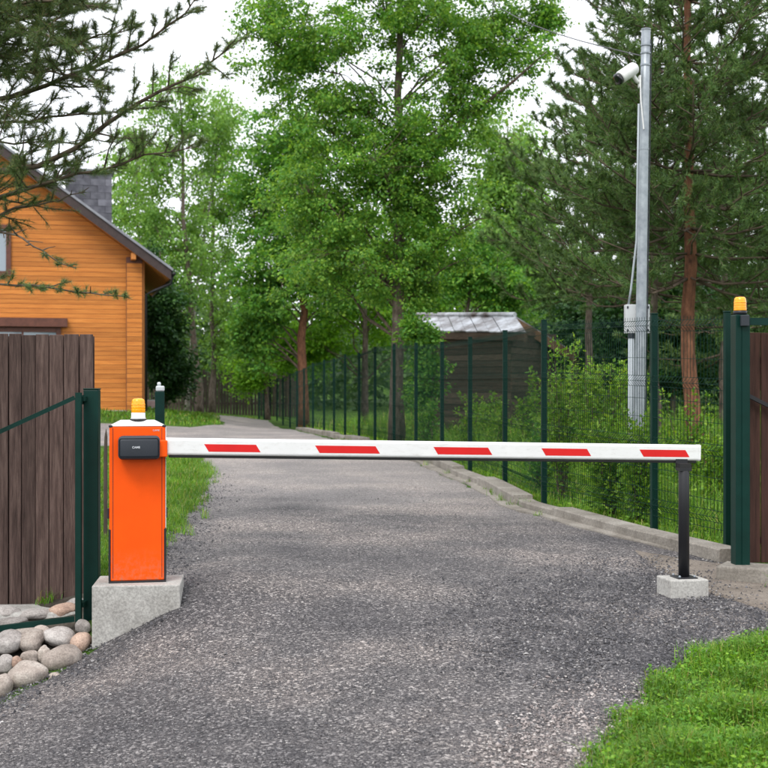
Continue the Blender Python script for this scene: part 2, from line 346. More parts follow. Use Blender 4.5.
M_soil = noise_mat('dark_soil', [(0.3, (0.035, 0.030, 0.024)), (0.6, (0.085, 0.074, 0.060)), (0.8, (0.14, 0.125, 0.105))], scale=6, detail=9, rough=0.95, bumpk=0.7, bdist=0.02, fine=60, spec=0.1)
S_dark = island_mat('gravel_stone', [(0, (0.038, 0.037, 0.041)), (0.5, (0.090, 0.087, 0.091)), (0.88, (0.16, 0.153, 0.152)), (0.97, (0.29, 0.275, 0.26)), (1, (0.48, 0.46, 0.44))])
S_pale = island_mat('pale_gravel_stone', [(0, (0.08, 0.070, 0.067)), (0.5, (0.235, 0.20, 0.188)), (0.85, (0.36, 0.32, 0.30)), (1, (0.50, 0.47, 0.44))])
S_black = island_mat('dark_gravel_stone', [(0, (0.028, 0.028, 0.031)), (0.6, (0.070, 0.068, 0.073)), (0.9, (0.13, 0.126, 0.13)), (1, (0.30, 0.29, 0.28))])

# glass / lens materials
m, nt_, b = new_mat('window_glass'); b.inputs['Base Color'].default_value = (0.22, 0.27, 0.31, 1); b.inputs['Roughness'].default_value = 0.04
b.inputs['Specular IOR Level'].default_value = 0.9; M_glass = m
m, nt_, b = new_mat('amber_lens'); b.inputs['Base Color'].default_value = (0.95, 0.36, 0.006, 1); b.inputs['Roughness'].default_value = 0.22
b.inputs['Subsurface Weight'].default_value = 0.35; b.inputs['Subsurface Radius'].default_value = (0.03, 0.012, 0.002); M_amber = m
m, nt_, b = new_mat('dark_lens'); b.inputs['Base Color'].default_value = (0.01, 0.01, 0.012, 1); b.inputs['Roughness'].default_value = 0.08; M_lens = m

# ------------------------------------------------------------------ terrain height
CTRL = np.array([
    # drive, near to far
    (0, 3.0, -0.08), (0, 5, -0.02), (0, 6.5, 0.03), (0, 8, 0.10), (0, 10, 0.13), (0, 13, 0.14), (-0.3, 18, 0.15), (-1.0, 25, 0.16),
    (-2.0, 32, 0.10), (-3.5, 40, 0.02), (-5, 46, -0.04), (-1.65, 5.6, -0.15), (-1.2, 6.6, -0.06), (-2.2, 4.0, -0.2), (-3, 6, -0.32),
    (-1.0, 8.0, 0.12), (-1.27, 8.02, 0.11), (-1.55, 8.0, -0.02), (-1.81, 8.0, -0.13), (-1.3, 8.45, 0.17),
    # stone bank on the left
    (-2.14, 7.25, -0.27), (-2.6, 7.2, -0.36), (-2.1, 7.95, -0.20), (-2.5, 7.95, -0.22), (-2.1, 8.5, -0.04), (-2.6, 8.5, -0.05), (-2.5, 9.0, -0.02),
    (-4, 9.0, -0.02), (-4, 7.3, -0.38), (-1.9, 9.0, 0.10), (-2.0, 11.7, 0.13), (-3.2, 11, 0.14), (-3, 16, 0.16), (-4, 25, 0.18), (-6, 18, 0.22), (-8, 28, 0.10), (-9, 35, 0.06), (-16, 34, 0.10),
    # right side
    (2.0, 8.8, 0.08), (1.3, 6.4, 0.03), (2.3, 7.7, 0.07), (2.6, 5.0, 0.06), (3.2, 7, 0.12), (2.7, 9.3, 0.06), (5, 9.6, 0.06), (0.9, 4.8, 0.0),
    (2.2, 10.6, 0.09), (1.4, 14.2, 0.11), (1.0, 19, 0.13), (0.3, 24.5, 0.16), (-1.0, 33, 0.08), (-2.3, 41, -0.02), (-3.8, 50, -0.14), (-5.6, 59, -0.28),
    (4, 13, 0.12), (4, 20, 0.2), (3, 30, 0.2), (9, 25, 0.3), (12, 45, 0.3), (2, 50, 0.0),
    # lawn and house
    (-7.5, 42.5, 0.40), (-5.2, 43.5, 0.12), (-8, 45.5, 0.62), (-12, 42, 0.60), (-16, 41, 0.62), (-12, 52, 0.65), (-6, 52, 0.2), (-9, 62, 0.1), (-20, 60, 0.6),
    (-30, 30, 0.2), (-30, 60, 0.6), (30, 30, 0.4), (30, 70, 0.4), (0, 90, 0.0), (-60, 150, 0.5), (60, 150, 0.5), (0, 250, 0.5), (-200, 250, 0.5), (200, 250, 0.5),
    (-200, 0, 0), (200, 0, 0), (-200, -150, 0), (200, -150, 0), (0, -30, -0.1), (-8, 0, -0.3), (8, 0, 0.0), (8, 5, 0.1)], float)
def _phi(r): return np.sqrt(r * r + 0.12)
_d = np.linalg.norm(CTRL[:, None, :2] - CTRL[None, :, :2], axis=2)
_A = np.zeros((len(CTRL) + 1,) * 2); _A[:-1, :-1] = _phi(_d) - 0.004 * np.eye(len(CTRL)); _A[-1, :-1] = 1; _A[:-1, -1] = 1
_W = np.linalg.solve(_A, np.append(CTRL[:, 2], 0))
def gz(X, Y):
    X = np.atleast_1d(np.asarray(X, float)); Y = np.atleast_1d(np.asarray(Y, float))
    sh = X.shape; X = X.ravel(); Y = Y.ravel(); out = np.empty(len(X))
    for i in range(0, len(X), 20000):
        d = np.sqrt((X[i:i + 20000, None] - CTRL[None, :, 0]) ** 2 + (Y[i:i + 20000, None] - CTRL[None, :, 1]) ** 2)
        out[i:i + 20000] = _phi(d) @ _W[:-1] + _W[-1]
    return out.reshape(sh)
def g1(x, y): return float(gz(x, y)[0])

# drive edges as functions of distance
LE = np.array([(2.5, -5.5), (4, -4.2), (6, -2.75), (7.25, -2.10), (8.0, -1.80), (8.12, -1.74), (8.45, -1.62), (9, -1.76), (10, -1.86), (11.7, -1.95), (13.3, -2.05), (15.6, -2.25),
               (19, -2.62), (22, -3.2), (25, -3.8), (27, -4.4), (28.5, -5.2), (40, -6.0), (43, -5.3), (47, -5.8), (52, -7.0)])
RE = np.array([(2.5, 0.35), (4, 0.55), (5, 0.86), (5.7, 1.06), (6.37, 1.33), (7.0, 1.82), (7.66, 2.40), (8.0, 2.75), (8.3, 2.85), (8.6, 2.78), (9.2, 2.72), (10, 2.85), (10.6, 2.70), (11.6, 2.28), (14.2, 1.46),
               (16.7, 1.24), (19.1, 0.95), (21.6, 0.64), (24, 0.27), (26.5, -0.12), (28.9, -0.54), (31.4, -0.95), (33.8, -1.36), (36.2, -1.75), (38.6, -2.1),
               (41, -2.6), (43.4, -3.0), (46, -3.5), (52, -4.6)])
def wob(t, a, s): return a * (np.sin(t * 3.1 + s) + 0.6 * np.sin(t * 7.7 + 2 * s) + 0.4 * np.sin(t * 17.3 + 3 * s))
def Lx(Y): return np.interp(Y, LE[:, 0], LE[:, 1]) + wob(Y, 0.03, 1.0)
def Rx(Y): return np.interp(Y, RE[:, 0], RE[:, 1]) + wob(Y, 0.03, 2.3)
def in_drive(X, Y): return (X > Lx(Y)) & (X < Rx(Y)) & (Y < 50)
def in_side(X, Y): return (X < -4.5) & (Y > 29.5 - 0.05 * X * 0) & (Y < 40.0)

# ground sheet
def graded(a):
    return np.array(a)
gx = np.unique(np.concatenate([-np.geomspace(9, 320, 22), np.arange(-9, 9, 0.16), np.geomspace(9, 320, 22)]))
gy = np.unique(np.concatenate([-np.geomspace(2, 200, 14), np.arange(-2, 3, 0.6), np.arange(3, 16, 0.14), np.arange(16, 66, 0.5), np.geomspace(66, 420, 20)]))
GX, GY = np.meshgrid(gx, gy)
GZ = gz(GX, GY)
drop = (in_drive(GX, GY) & in_drive(GX - 0.16, GY) & in_drive(GX + 0.16, GY)) | (in_side(GX, GY) & in_side(GX, GY + .5) & in_side(GX, GY - .5))
GZ = GZ - 0.07 * drop + 0.012 * np.sin(GX * 5.1) * np.sin(GY * 4.3) * (np.abs(GX) < 9) * (~drop)
def grid_faces(ny, nx):
    i = np.arange(ny - 1)[:, None] * nx; j = np.arange(nx - 1)[None, :]
    return np.stack([i + j, i + j + 1, i + nx + j + 1, i + nx + j], -1).reshape(-1, 4)
me = mesh_np('ground', np.stack([GX, GY, GZ], -1).reshape(-1, 3), [grid_faces(*GX.shape)], True)
ground = tag(link('ground', me, M_ground), 'grassy ground around the drive and under the trees', 'ground', kind='structure')

# low wooded rise far behind everything
hx = np.linspace(-260, 260, 80); hy = np.linspace(112, 230, 12); HX, HY = np.meshgrid(hx, hy)
HZ = gz(HX, HY) - 0.6 + 9.0 * np.clip((HY - 112) / 50, 0, 1) ** 0.6 + 1.2 * np.sin(HX * 0.09) + 0.7 * np.sin(HX * 0.23 + HY * .1)
HZ[0] = gz(HX[0], HY[0]) - 1.0
tag(link('hills', mesh_np('hills', np.stack([HX, HY, HZ], -1).reshape(-1, 3), [grid_faces(*HX.shape)], True), M_ground), 'low wooded rise far behind the gardens', 'hill', kind='structure')

# drive sheet
ry = np.concatenate([np.arange(2.6, 15, 0.10), np.arange(15, 52, 0.3)])
ts = np.linspace(0, 1, 90)
RXg = Lx(ry)[:, None] * (1 - ts) + Rx(ry)[:, None] * ts; RYg = np.repeat(ry[:, None], 90, 1)
RZg = gz(RXg, RYg) + 0.012 + 0.006 * np.sin(RXg * 9 + RYg * 3) * np.sin(RYg * 7.3 - RXg * 4)
RZg[:, 0] -= 0.07; RZg[:, -1] -= 0.07; RZg[:, 1] -= 0.01; RZg[:, -2] -= 0.01
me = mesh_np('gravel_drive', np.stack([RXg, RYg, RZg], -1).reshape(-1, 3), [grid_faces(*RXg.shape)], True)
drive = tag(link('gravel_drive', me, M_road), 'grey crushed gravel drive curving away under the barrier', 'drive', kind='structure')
sxs = np.concatenate([np.arange(-40, -12, 2.0), np.arange(-12, -4.3, 0.3)]); tys = np.linspace(29.3, 40.2, 30)
SX, SY = np.meshgrid(sxs, tys); SY = SY + 0.25 * np.sin(SX * 0.9)
SZ = gz(SX, SY) + 0.006
SZ[0] -= 0.07; SZ[-1] -= 0.07
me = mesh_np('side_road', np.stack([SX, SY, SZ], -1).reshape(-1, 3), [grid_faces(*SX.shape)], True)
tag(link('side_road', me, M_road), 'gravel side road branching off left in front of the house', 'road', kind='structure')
# trodden dirt strip in the gateway on the right
dx = np.linspace(2.02, 6.5, 60); dt = np.linspace(0, 1, 14)
DX = np.repeat(dx[None, :], 14, 0); ylo = np.interp(dx, [2.02, 2.10, 2.16, 2.34, 2.6, 3.2, 6.5], [10.9, 9.6, 8.8, 8.0, 7.72, 7.75, 7.9]) + 0.04 * np.sin(dx * 17); yhi = np.interp(dx, [2.02, 2.7, 3, 6.5], [11.0, 10.3, 9.7, 9.9])
DY = ylo[None, :] * (1 - dt[:, None]) + yhi[None, :] * dt[:, None]
DZ = gz(DX, DY) + 0.022; DZ[0] -= 0.07; DZ[-1] -= 0.07; DZ[:, 0] -= 0.07; DZ[:, -1] -= 0.07
me = mesh_np('dirt_path', np.stack([DX, DY, DZ], -1).reshape(-1, 3), [grid_faces(*DX.shape)], True)
tag(link('dirt_path', me, M_dirt), 'sandy dirt strip in the gateway beside the green post', 'path', kind='structure')

# bare soil of the bank under the boulders
yb = np.linspace(6.2, 9.0, 44); tb = np.linspace(0, 1, 20); xr = np.where(yb < 8.1, Lx(yb) + 0.06, -1.80)
BX = -4.6 * (1 - tb)[None, :] + xr[:, None] * tb[None, :]; BY = np.repeat(yb[:, None], 20, 1); BZ = gz(BX, BY) + 0.010; BZ[:, -1] -= 0.05
me = mesh_np('soil_bank', np.stack([BX, BY, BZ], -1).reshape(-1, 3), [grid_faces(*BX.shape)], True)
tag(link('soil_bank', me, M_soil), 'dark bare soil of the bank under the boulders', 'soil', kind='structure')

# ------------------------------------------------------------------ kerb along the fence
POSTS = [(727, 10.55, 2.08), (654, 11.6, 2.12), (544, 14.2, 2.19), (505, 16.7, 2.18), (470, 19.1, 2.18), (442, 21.6, 2.19), (416, 24.0, 2.25), (394, 26.5, 2.31),
         (375, 28.9, 2.32), (359, 31.4, 2.24), (345, 33.8, 2.26), (334, 36.2, 2.2), (324, 38.6, 2.2), (313, 41.0, 2.15), (304, 43.4, 2.02),
         (297, 45.8, 1.95), (290, 48.2, 1.85), (283, 50.5, 1.76), (277, 52.8, 1.72), (270, 55.0, 1.70), (264, 57.3, 1.66), (259, 59.5, 1.64)]
PX = np.array([(x - 384) * Y / FPX for x, Y, t in POSTS]); PY = np.array([p[1] for p in POSTS]); PT = np.array([p[2] for p in POSTS])
kerb = empty('kerb', (float(PX[0]), 10.3, g1(PX[0], 10.3)))
tag(kerb, 'low cast concrete kerb under the green mesh fence', 'kerb', kind='structure')
def fence_x(y): return np.interp(y, PY, PX)
ks = [10.25, 13.35, 14.6, 17.2, 19.3, 21.9, 24.4, 27.0, 29.4, 32, 34.5, 37, 39.5, 42, 44]
for i in range(len(ks) - 1):
    y0, y1 = ks[i] + 0.012, ks[i + 1] - 0.012
    n = 6; yy = np.linspace(y0, y1, n)
    fx = fence_x(yy) if i else np.interp(yy, [10.25, 11.6, 14.2], [2.90, 2.43, 1.75])
    step = [0.0, -0.03, 0.015, -0.02, 0.02, 0.0][i % 6]
    zt = gz(fx, yy) + 0.125 + step; zt = np.linspace(zt[0], zt[-1], n)
    off = [0.0, 0.03, -0.02][i % 3]
    V = []
    for k in range(n):
        a, c = fx[k] - 0.25 + off, fx[k] - 0.045
        V += [(a, yy[k], zt[k] - 0.30), (a + 0.004, yy[k], zt[k] - 0.012), (a + 0.014, yy[k], zt[k]), (c, yy[k], zt[k]), (c, yy[k], zt[k] - 0.30)]
    q = []
    for k in range(n - 1):
        for j in range(5):
            q.append((k * 5 + j, k * 5 + (j + 1) % 5, k * 5 + 5 + (j + 1) % 5, k * 5 + 5 + j))
    me = mesh_np('kerb_section', np.array(V), [q, [[4, 3, 2, 1, 0]], [[(n - 1) * 5 + j for j in range(5)]]])
    o = link('kerb_section', me, M_kerb); o.parent = kerb; o.matrix_parent_inverse = Matrix.Translation(-kerb.location)
# thin broken strip of old concrete at the foot of the kerb
n = 60; yy = np.linspace(10.9, 33, n); fx = np.interp(yy, [10.25, 11.6, 14.2] + list(PY[3:]), [2.90, 2.43, 1.75] + list(PX[3:]))
w = 0.11 + 0.035 * np.sin(yy * 1.3) + 0.03 * np.sin(yy * 3.1) + 0.012 * np.sin(yy * 9); w = w * np.clip((yy - 10.9) / 1.5, 0, 1)
V = []
for k in range(n):
    z = g1(fx[k] - .35, yy[k]) + 0.03
    V += [(fx[k] - 0.26 - w[k], yy[k], z - 0.1), (fx[k] - 0.25 - w[k], yy[k], z - 0.006), (fx[k] - 0.235, yy[k], z + 0.006), (fx[k] - 0.235, yy[k], z - 0.1)]
q = [(k * 4 + j, k * 4 + (j + 1) % 4, k * 4 + 4 + (j + 1) % 4, k * 4 + 4 + j) for k in range(n - 1) for j in range(4)]
o = link('footing_edge', mesh_np('footing_edge', np.array(V), [q]), M_kerb); o.parent = kerb; o.matrix_parent_inverse = Matrix.Translation(-kerb.location)

# kerb under the right gate post
gk = empty('gateway_kerb', (2.62, 9.4, g1(2.62, 9.4)))
tag(gk, 'short concrete kerb under the green gate post with the lamp', 'kerb', kind='structure')
for (x0, y0, x1, y1, w, h) in ((2.40, 9.40, 3.02, 9.06, 0.30, 0.125), (3.03, 9.05, 4.2, 8.80, 0.28, 0.115)):
    a = math.atan2(y1 - y0, x1 - x0); L = math.hypot(x1 - x0, y1 - y0); z0 = g1((x0 + x1) / 2, (y0 + y1) / 2)
    o = bx('kerb_section', (0, 0, -0.2), (L, w, h), M_kerb, gk, 0.012, 2)
    o.location = (x0 - 2.62, y0 - 9.4, z0 - gk.location.z); o.rotation_euler = (0, 0, a)

# ------------------------------------------------------------------ the barrier
BA = math.atan2(0.65, 3.46)                                   # the boom's bearing across the drive
CB = Vector((-1.536, 8.10, 0.262))                            # cabinet foot, middle of its front
barrier = empty('boom_barrier', CB, BA, 'orange automatic barrier with white and red boom lowered across the drive', 'barrier')
W2, DP, HT = 0.172, 0.28, 1.0
bx('cabinet', (-W2, 0.0, 0.012), (W2, DP, 0.975), M_orange, barrier, 0.010, 3, smooth=False)
bx('base_flange', (-W2 - 0.004, -0.004, 0.0), (W2 + 0.004, DP + 0.004, 0.0118), M_black, barrier, 0.002, 1)
for s in (-1, 1):       # narrow seams beside the door and the black lower corner guards
    bx('door_seam', (s * (W2 - 0.022) - 0.0016, -0.0012, 0.03), (s * (W2 - 0.022) + 0.0016, 0.004, 0.965), M_black, barrier)
    bx('corner_guard', (s * (W2 - 0.002) - 0.007, -0.004, 0.014), (s * (W2 - 0.002) + 0.007, 0.05, 0.335), M_black, barrier, 0.003, 1)
    bx('hinge', (s * (W2 + 0.006) - 0.006, 0.01, 0.40), (s * (W2 + 0.006) + 0.006, 0.05, 0.465), M_black, barrier, 0.003, 1)
    bx('lid_corner', (s * (W2 - 0.008) - 0.012, -0.003, 0.968), (s * (W2 - 0.008) + 0.012, 0.03, 0.982), M_black, barrier, 0.003, 1)
bx('side_strip', (W2 + 0.0005, -0.001, 0.34), (W2 + 0.004, 0.014, 0.972), M_white, barrier)
def lid_shape(bm):
    for v in bm.verts:
        if v.co.z > 1.0:
            v.co.x *= 0.62; v.co.y = 0.14 + (v.co.y - 0.14) * 0.45
bx('lid', (-W2 + 0.001, -0.003, 0.9755), (W2 - 0.001, DP + 0.002, 1.010), M_white, barrier, 0.004, 2, shape=lid_shape)
# lamp
lamp = link('lamp_base', lathe_mesh('lamp_base', [(0.048, 1.018), (0.048, 1.024), (0.044, 1.026), (0.044, 1.056), (0.040, 1.058)], 28), M_white, barrier, (0.005, 0.10, 0))
link('lamp_seal', lathe_mesh('lamp_seal', [(0.052, 1.008), (0.052, 1.0175), (0.046, 1.0178)], 28), M_black, barrier, (0.005, 0.10, 0))
prof = [(0.0415, 1.0585), (0.0435, 1.062), (0.0425, 1.10), (0.0405, 1.130), (0.037, 1.140), (0.026, 1.146), (0.004, 1.148)]
lens = link('lamp_lens', lathe_mesh('lamp_lens', prof, 32), M_amber, barrier, (0.005, 0.10, 0))
for k in range(3):
    link('lens_rib', lathe_mesh('lens_rib', [(0.0425, 1.072 + k * 0.017), (0.0445, 1.0735 + k * 0.017), (0.0442, 1.0765 + k * 0.017), (0.0420, 1.078 + k * 0.017)], 32), M_amber, lens)
# dark boom cover with its little wordmark
cz = 0.845
cov = bx('boom_cover', (-0.117, -0.125, cz - 0.073), (0.138, -0.002, cz + 0.073), M_cover, barrier, 0.030, 5, smooth=True)
bx('cover_bulge', (-0.110, -0.135, cz - 0.060), (0.130, -0.12, cz + 0.060), M_cover, cov, 0.0145, 4, smooth=True)
def text_mesh(name, body, size, mat, parent, loc, rot=(R(90), 0, 0), ext=0.0008, bold=0.0):
    cu = bpy.data.curves.new(name, 'FONT'); cu.body = body; cu.size = size; cu.align_x = 'CENTER'; cu.align_y = 'CENTER'; cu.extrude = ext
    cu.offset = bold
    t = bpy.data.objects.new(name, cu); COL.objects.link(t)
    bpy.context.view_layer.update()
    me = bpy.data.meshes.new_from_object(t.evaluated_get(bpy.context.evaluated_depsgraph_get()))
    bpy.data.objects.remove(t); me.name = name
    return link(name, me, mat, parent, loc, rot)
text_mesh('lettering', 'CAME', 0.018, M_silver, cov, (-0.008, -0.1362, cz + 0.004), bold=0.0004)
text_mesh('lettering', 'CAME', 0.016, M_silver, barrier, (0.115, -0.0012, 0.948))
# bracket and boom (an oval aluminium section)
bx('boom_bracket', (0.128, -0.105, cz - 0.058), (0.182, -0.004, cz + 0.045), M_orange, barrier, 0.006, 2)
BL = 3.52; BH = 0.107; BT = 0.055
dip = -0.073 / 3.46
boom = empty('boom', (0.172, -0.06, cz + 0.006)); boom.parent = barrier; boom.rotation_euler = (0, -math.atan(dip), 0)
def oval(L0, L1, h, t, n=10):
    pr = []
    rc = 0.017
    for cx, czz, a0 in ((-t / 2 + rc, -h / 2 + rc, 180), (t / 2 - rc, -h / 2 + rc, 270), (t / 2 - rc, h / 2 - rc, 0), (-t / 2 + rc, h / 2 - rc, 90)):
        for k in range(6):
            a = R(a0 + 90 * k / 5); pr.append((cx + rc * math.cos(a), czz + rc * math.sin(a)))
    m = len(pr); V = [(L0, a, b) for a, b in pr] + [(L1, a, b) for a, b in pr]
    q = [(j, (j + 1) % m, m + (j + 1) % m, m + j) for j in range(m)]
    return mesh_np('bar', np.array(V), [q, [list(range(m))[::-1]], [list(range(m, 2 * m))]])
bo = link('boom_bar', oval(0.0, BL - 0.006, BH, BT), M_white, boom)
link('end_cap', oval(BL - 0.0058, BL + 0.012, BH + 0.003, BT + 0.003), M_white, boom)
bx('edge_rubber', (0.02, -0.014, -BH / 2 - 0.016), (BL - 0.01, 0.014, -BH / 2 - 0.0005), M_rubber, boom, 0.005, 2)
def boom_u(px):
    # distance along the boom whose front face shows at photo column px
    d = np.array([math.cos(BA), math.sin(BA)]); o = np.array([CB.x, CB.y]) + 0.172 * d + 0.088 * np.array([math.sin(BA), -math.cos(BA)])
    k = (px - 384) / FPX
    return (k * o[1] - o[0]) / (d[0] - k * d[1])
for a, b_ in ((204, 256), (315, 375.5), (433.5, 488), (541.5, 587), (639.5, 685.5)):
    u0, u1 = boom_u(a), boom_u(b_); sl = 0.030
    zt, zb = 0.018, -0.029
    V = [(u0, 0, zt), (u1, 0, zt), (u1 + sl, 0, zb), (u0 + sl, 0, zb)]
    V = np.array([(x, -BT / 2 - 0.0009, z) for x, _, z in V] + [(x, -BT / 2 + 0.001, z) for x, _, z in V])
    me = mesh_np('red_stripe', V, [[[3, 2, 1, 0], [4, 5, 6, 7], [0, 1, 5, 4], [1, 2, 6, 5], [2, 3, 7, 6], [3, 0, 4, 7]]])
    link('red_stripe', me, M_red, boom)

# concrete plinth under the cabinet
pl = empty('concrete_plinth', (-1.545, 8.2, 0.262), BA * 0.55, 'grey concrete plinth under the orange barrier cabinet', 'plinth')
bx('block', (-0.268, -0.21, -0.62), (0.268, 0.22, 0.0), M_concrete, pl, 0.007, 2)
# boom rest post with its footing
bp = Vector((1.993, 8.64, 0))
bp.z = EYE - (578 - 384) * 8.62 / FPX
foot = empty('concrete_footing', bp, BA, 'small square concrete footing under the black boom rest post', 'footing')
bx('block', (-0.14, -0.115, -0.32), (0.125, 0.13, 0.0), M_concrete, foot, 0.008, 2)
rest = empty('boom_rest', bp, BA, 'slim black post holding up the free end of the boom', 'post')
topz = (1.043 - 0.053 - 0.017) - bp.z
link('pole', lathe_mesh('pole', [(0.036, 0.008), (0.036, topz - 0.05), (0.0355, topz - 0.049)], 20), M_black, rest)
bx('foot_plate', (-0.07, -0.07, 0.0005), (0.07, 0.07, 0.0078), M_black, rest, 0.002, 1)
for sx_ in (-1, 1):
    for sy_ in (-1, 1):
        link('bolt', lathe_mesh('bolt', [(0.009, 0.008), (0.009, 0.016), (0.004, 0.022)], 6), M_galv, rest, (sx_ * 0.052, sy_ * 0.052, 0))
fk = MB(); fk.box((-0.042, -0.034, topz - 0.0488), (0.042, 0.034, topz - 0.03)); fk.box((-0.042, 0.0345, topz - 0.045), (0.042, 0.0405, topz + 0.045))
fk.build('cradle', M_black, rest)
bx('rubber_pad', (-0.04, -0.032, topz - 0.0298), (0.04, 0.032, topz - 0.001), M_rubber, rest)

# ------------------------------------------------------------------ left gate: plank fence, green frame and post
GD = math.atan2(-0.16, 1.0)
fx0, fy0 = -2.0, 8.92
pf = empty('plank_fence', (fx0, fy0, 0), 0.04, 'weathered brown upright plank fence behind the green frame on the left', 'fence')
x = 0.0; k = 0
random.seed(3)
while x < 3.0:
    w = random.choice([0.082, 0.09, 0.094, 0.10, 0.088]); y = random.choice([0.0, 0.004, 0.008])
    h = 1.842 + random.uniform(-0.008, 0.006); z0 = -0.035 + random.uniform(-0.012, 0.012)
    bx('plank', (-x - w, y, z0), (-x, y + 0.019, h), M_plank, pf, 0.003, 1)
    x += w + random.choice([0.003, 0.005, 0.007])
    k += 1
for zz in (0.35, 1.45):
    bx('rail', (-3.0, 0.0285, zz), (-0.02, 0.07, zz + 0.05), M_plank, pf, 0.004, 1)
bx('back_batten', (-3.0, 0.0702, -0.03), (0.0, 0.075, 1.83), M_plank, pf)
bx('base_slab', (-3.0, -0.40, -0.40), (-0.01, -0.02, 0.0), M_concrete, pf, 0.03, 2)

gpz = 1.468
gp = empty('gate_post', (-1.90, 8.46, g1(-1.90, 8.46) - 0.1), BA * 0.3, 'dark green square steel gate post beside the orange cabinet', 'post')
bx('post', (-0.048, -0.048, 0), (0.048, 0.048, gpz - gp.location.z - 0.006), M_green, gp, 0.006, 2)
bx('cap', (-0.050, -0.050, gpz - gp.location.z - 0.0058), (0.050, 0.050, gpz - gp.location.z + 0.004), M_greenf, gp, 0.003, 1)
bx('roller_plate', (-0.062, -0.06, gpz - gp.location.z - 0.10), (-0.049, 0.03, gpz - gp.location.z - 0.04), M_greenf, gp, 0.003, 1)
# triangular tail frame of the sliding gate
tf = empty('sliding_gate', (-1.950, 8.30, 0.01), 0.0, 'green steel tail frame of the sliding gate in front of the planks', 'gate')
a0 = np.array([0, 0, -0.01]); top = np.array([0, 0, 1.435])
A = P(-10, 433, 8.16) - np.array([-1.950, 8.30, 0.01]); B = P(-10, 630.5, 8.13) - np.array([-1.950, 8.30, 0.01])
dA = A - top; dB = B - a0
m1 = MB(); m1.tube([a0 - [0, 0, 0.02], top], 0.0255, 4); m1.build('upright', M_green, tf)
m1 = MB(); m1.tube([top + dA * 0.045 - [0, 0, .02], top + dA * 4.5 - [0, 0, .02]], 0.019, 4); m1.build('sloping_rail', M_green, tf)
m1 = MB(); m1.tube([a0 + dB * 0.05 + [0, 0, .005], a0 + dB * 4.5 + [0, 0, .005]], 0.024, 4); m1.build('bottom_rail', M_green, tf)
m1 = MB(); m1.tube([a0 + dB * 4.5 + [0, 0, .02], top + dA * 4.5 - [0, 0, .03]], 0.022, 4); m1.build('upright', M_green, tf)
for zz in (0.06, 1.38):
    m1 = MB(); m1.box((-0.01, 0.02, zz), (0.03, 0.13, zz + 0.03)); m1.build('bracket', M_greenf, tf)

# stakes and the little green post behind the cabinet
st = empty('marker_stake', (*P(105.5, 400, 11.5)[:2], g1(*P(105.5, 400, 11.5)[:2])), 0.2, 'thin dark pointed stake in the grass left of the cabinet', 'stake')
m1 = MB(); m1.tube([(0, 0, -0.1), (0.0, 0, 0.72), (0.004, 0, 0.90), (0.006, 0, 0.965)], [0.020, 0.020, 0.015, 0.003], 6); m1.build('shaft', M_oldfence, st)
p = P(159.8, 388, 10.6)
ps = empty('sensor_post', (p[0], p[1], g1(p[0], p[1])), 0.15, 'short dark green post with a white cap behind the orange cabinet', 'post')
hz = 1.5 - g1(p[0], p[1])
bx('post', (-0.038, -0.038, -0.1), (0.038, 0.038, hz - 0.06), M_green, ps, 0.006, 2)
bx('cap', (-0.032, -0.04, hz - 0.0598), (0.038, 0.04, hz - 0.015), M_boxg, ps, 0.012, 3)
link('cap_knob', lathe_mesh('cap_knob', [(0.014, hz - 0.015), (0.016, hz + 0.006), (0.008, hz + 0.016)], 14), M_boxg, ps, (-0.006, 0, 0))

# ------------------------------------------------------------------ right gate
rp = Vector((2.602, 9.5, g1(2.585, 9.3) + 0.10))
gr = empty('gate_post', (rp.x, rp.y, rp.z), 0.12, 'tall dark green gate post with an amber lamp on the right', 'post')
ht = 2.005 - rp.z
bx('post', (-0.052, -0.052, -0.05), (0.052, 0.052, ht), M_green, gr, 0.006, 2)
bx('front_plate', (-0.008, -0.060, 0.02), (0.0515, -0.0523, ht - 0.012), M_green, gr, 0.002, 1)
bx('junction_box', (-0.026, -0.094, ht - 0.085), (0.034, -0.0602, ht - 0.006), M_cover, gr, 0.004, 2)
link('lamp_base', lathe_mesh('lamp_base', [(0.050, ht + 0.0005), (0.050, ht + 0.028), (0.046, ht + 0.030)], 24), M_black, gr)
ll = link('lamp_lens', lathe_mesh('lamp_lens', [(0.0455, ht + 0.0305), (0.046, ht + 0.036), (0.043, ht + 0.105), (0.039, ht + 0.122), (0.030, ht + 0.130), (0.004, ht + 0.132)], 28), M_amber, gr)
for k in range(3):
    z = ht + 0.05 + k * 0.018
    link('lens_rib', lathe_mesh('lens_rib', [(0.0445, z), (0.0468, z + 0.002), (0.0464, z + 0.005), (0.0440, z + 0.007)], 28), M_amber, ll)
m1 = MB(); m1.box((0.0525, -0.03, ht - 0.075), (2.4, 0.03, ht - 0.022)); m1.build('top_beam', M_green, gr)
m1 = MB(); m1.box((2.34, -0.06, -0.1), (2.45, 0.06, ht + 0.0)); m1.build('post', M_green, gr)
lf = empty('plank_gate', (2.69, 9.72, 0), 0.12, 'dark brown narrow plank gate leaf behind the tall green post', 'gate')
x = 0.0
for k in range(46):
    w = 0.046
    bx('plank', (x, 0.0 if k % 2 else 0.012, g1(3, 9.7) + 0.10), (x + w - 0.003, 0.018 if k % 2 else 0.030, 1.885 + random.uniform(-.004, .004)), M_plank_dark, lf, 0.002, 1)
    x += w
for zz in (0.30, 1.65): bx('rail', (-0.02, 0.0305, zz), (x, 0.065, zz + 0.05), M_green, lf)
m1 = MB(); m1.tube([(-0.04, -0.05, 1.44), (0.35, -0.05, 1.25), (1.6, -0.05, 0.72)], 0.020, 4); m1.build('brace', M_black, lf)

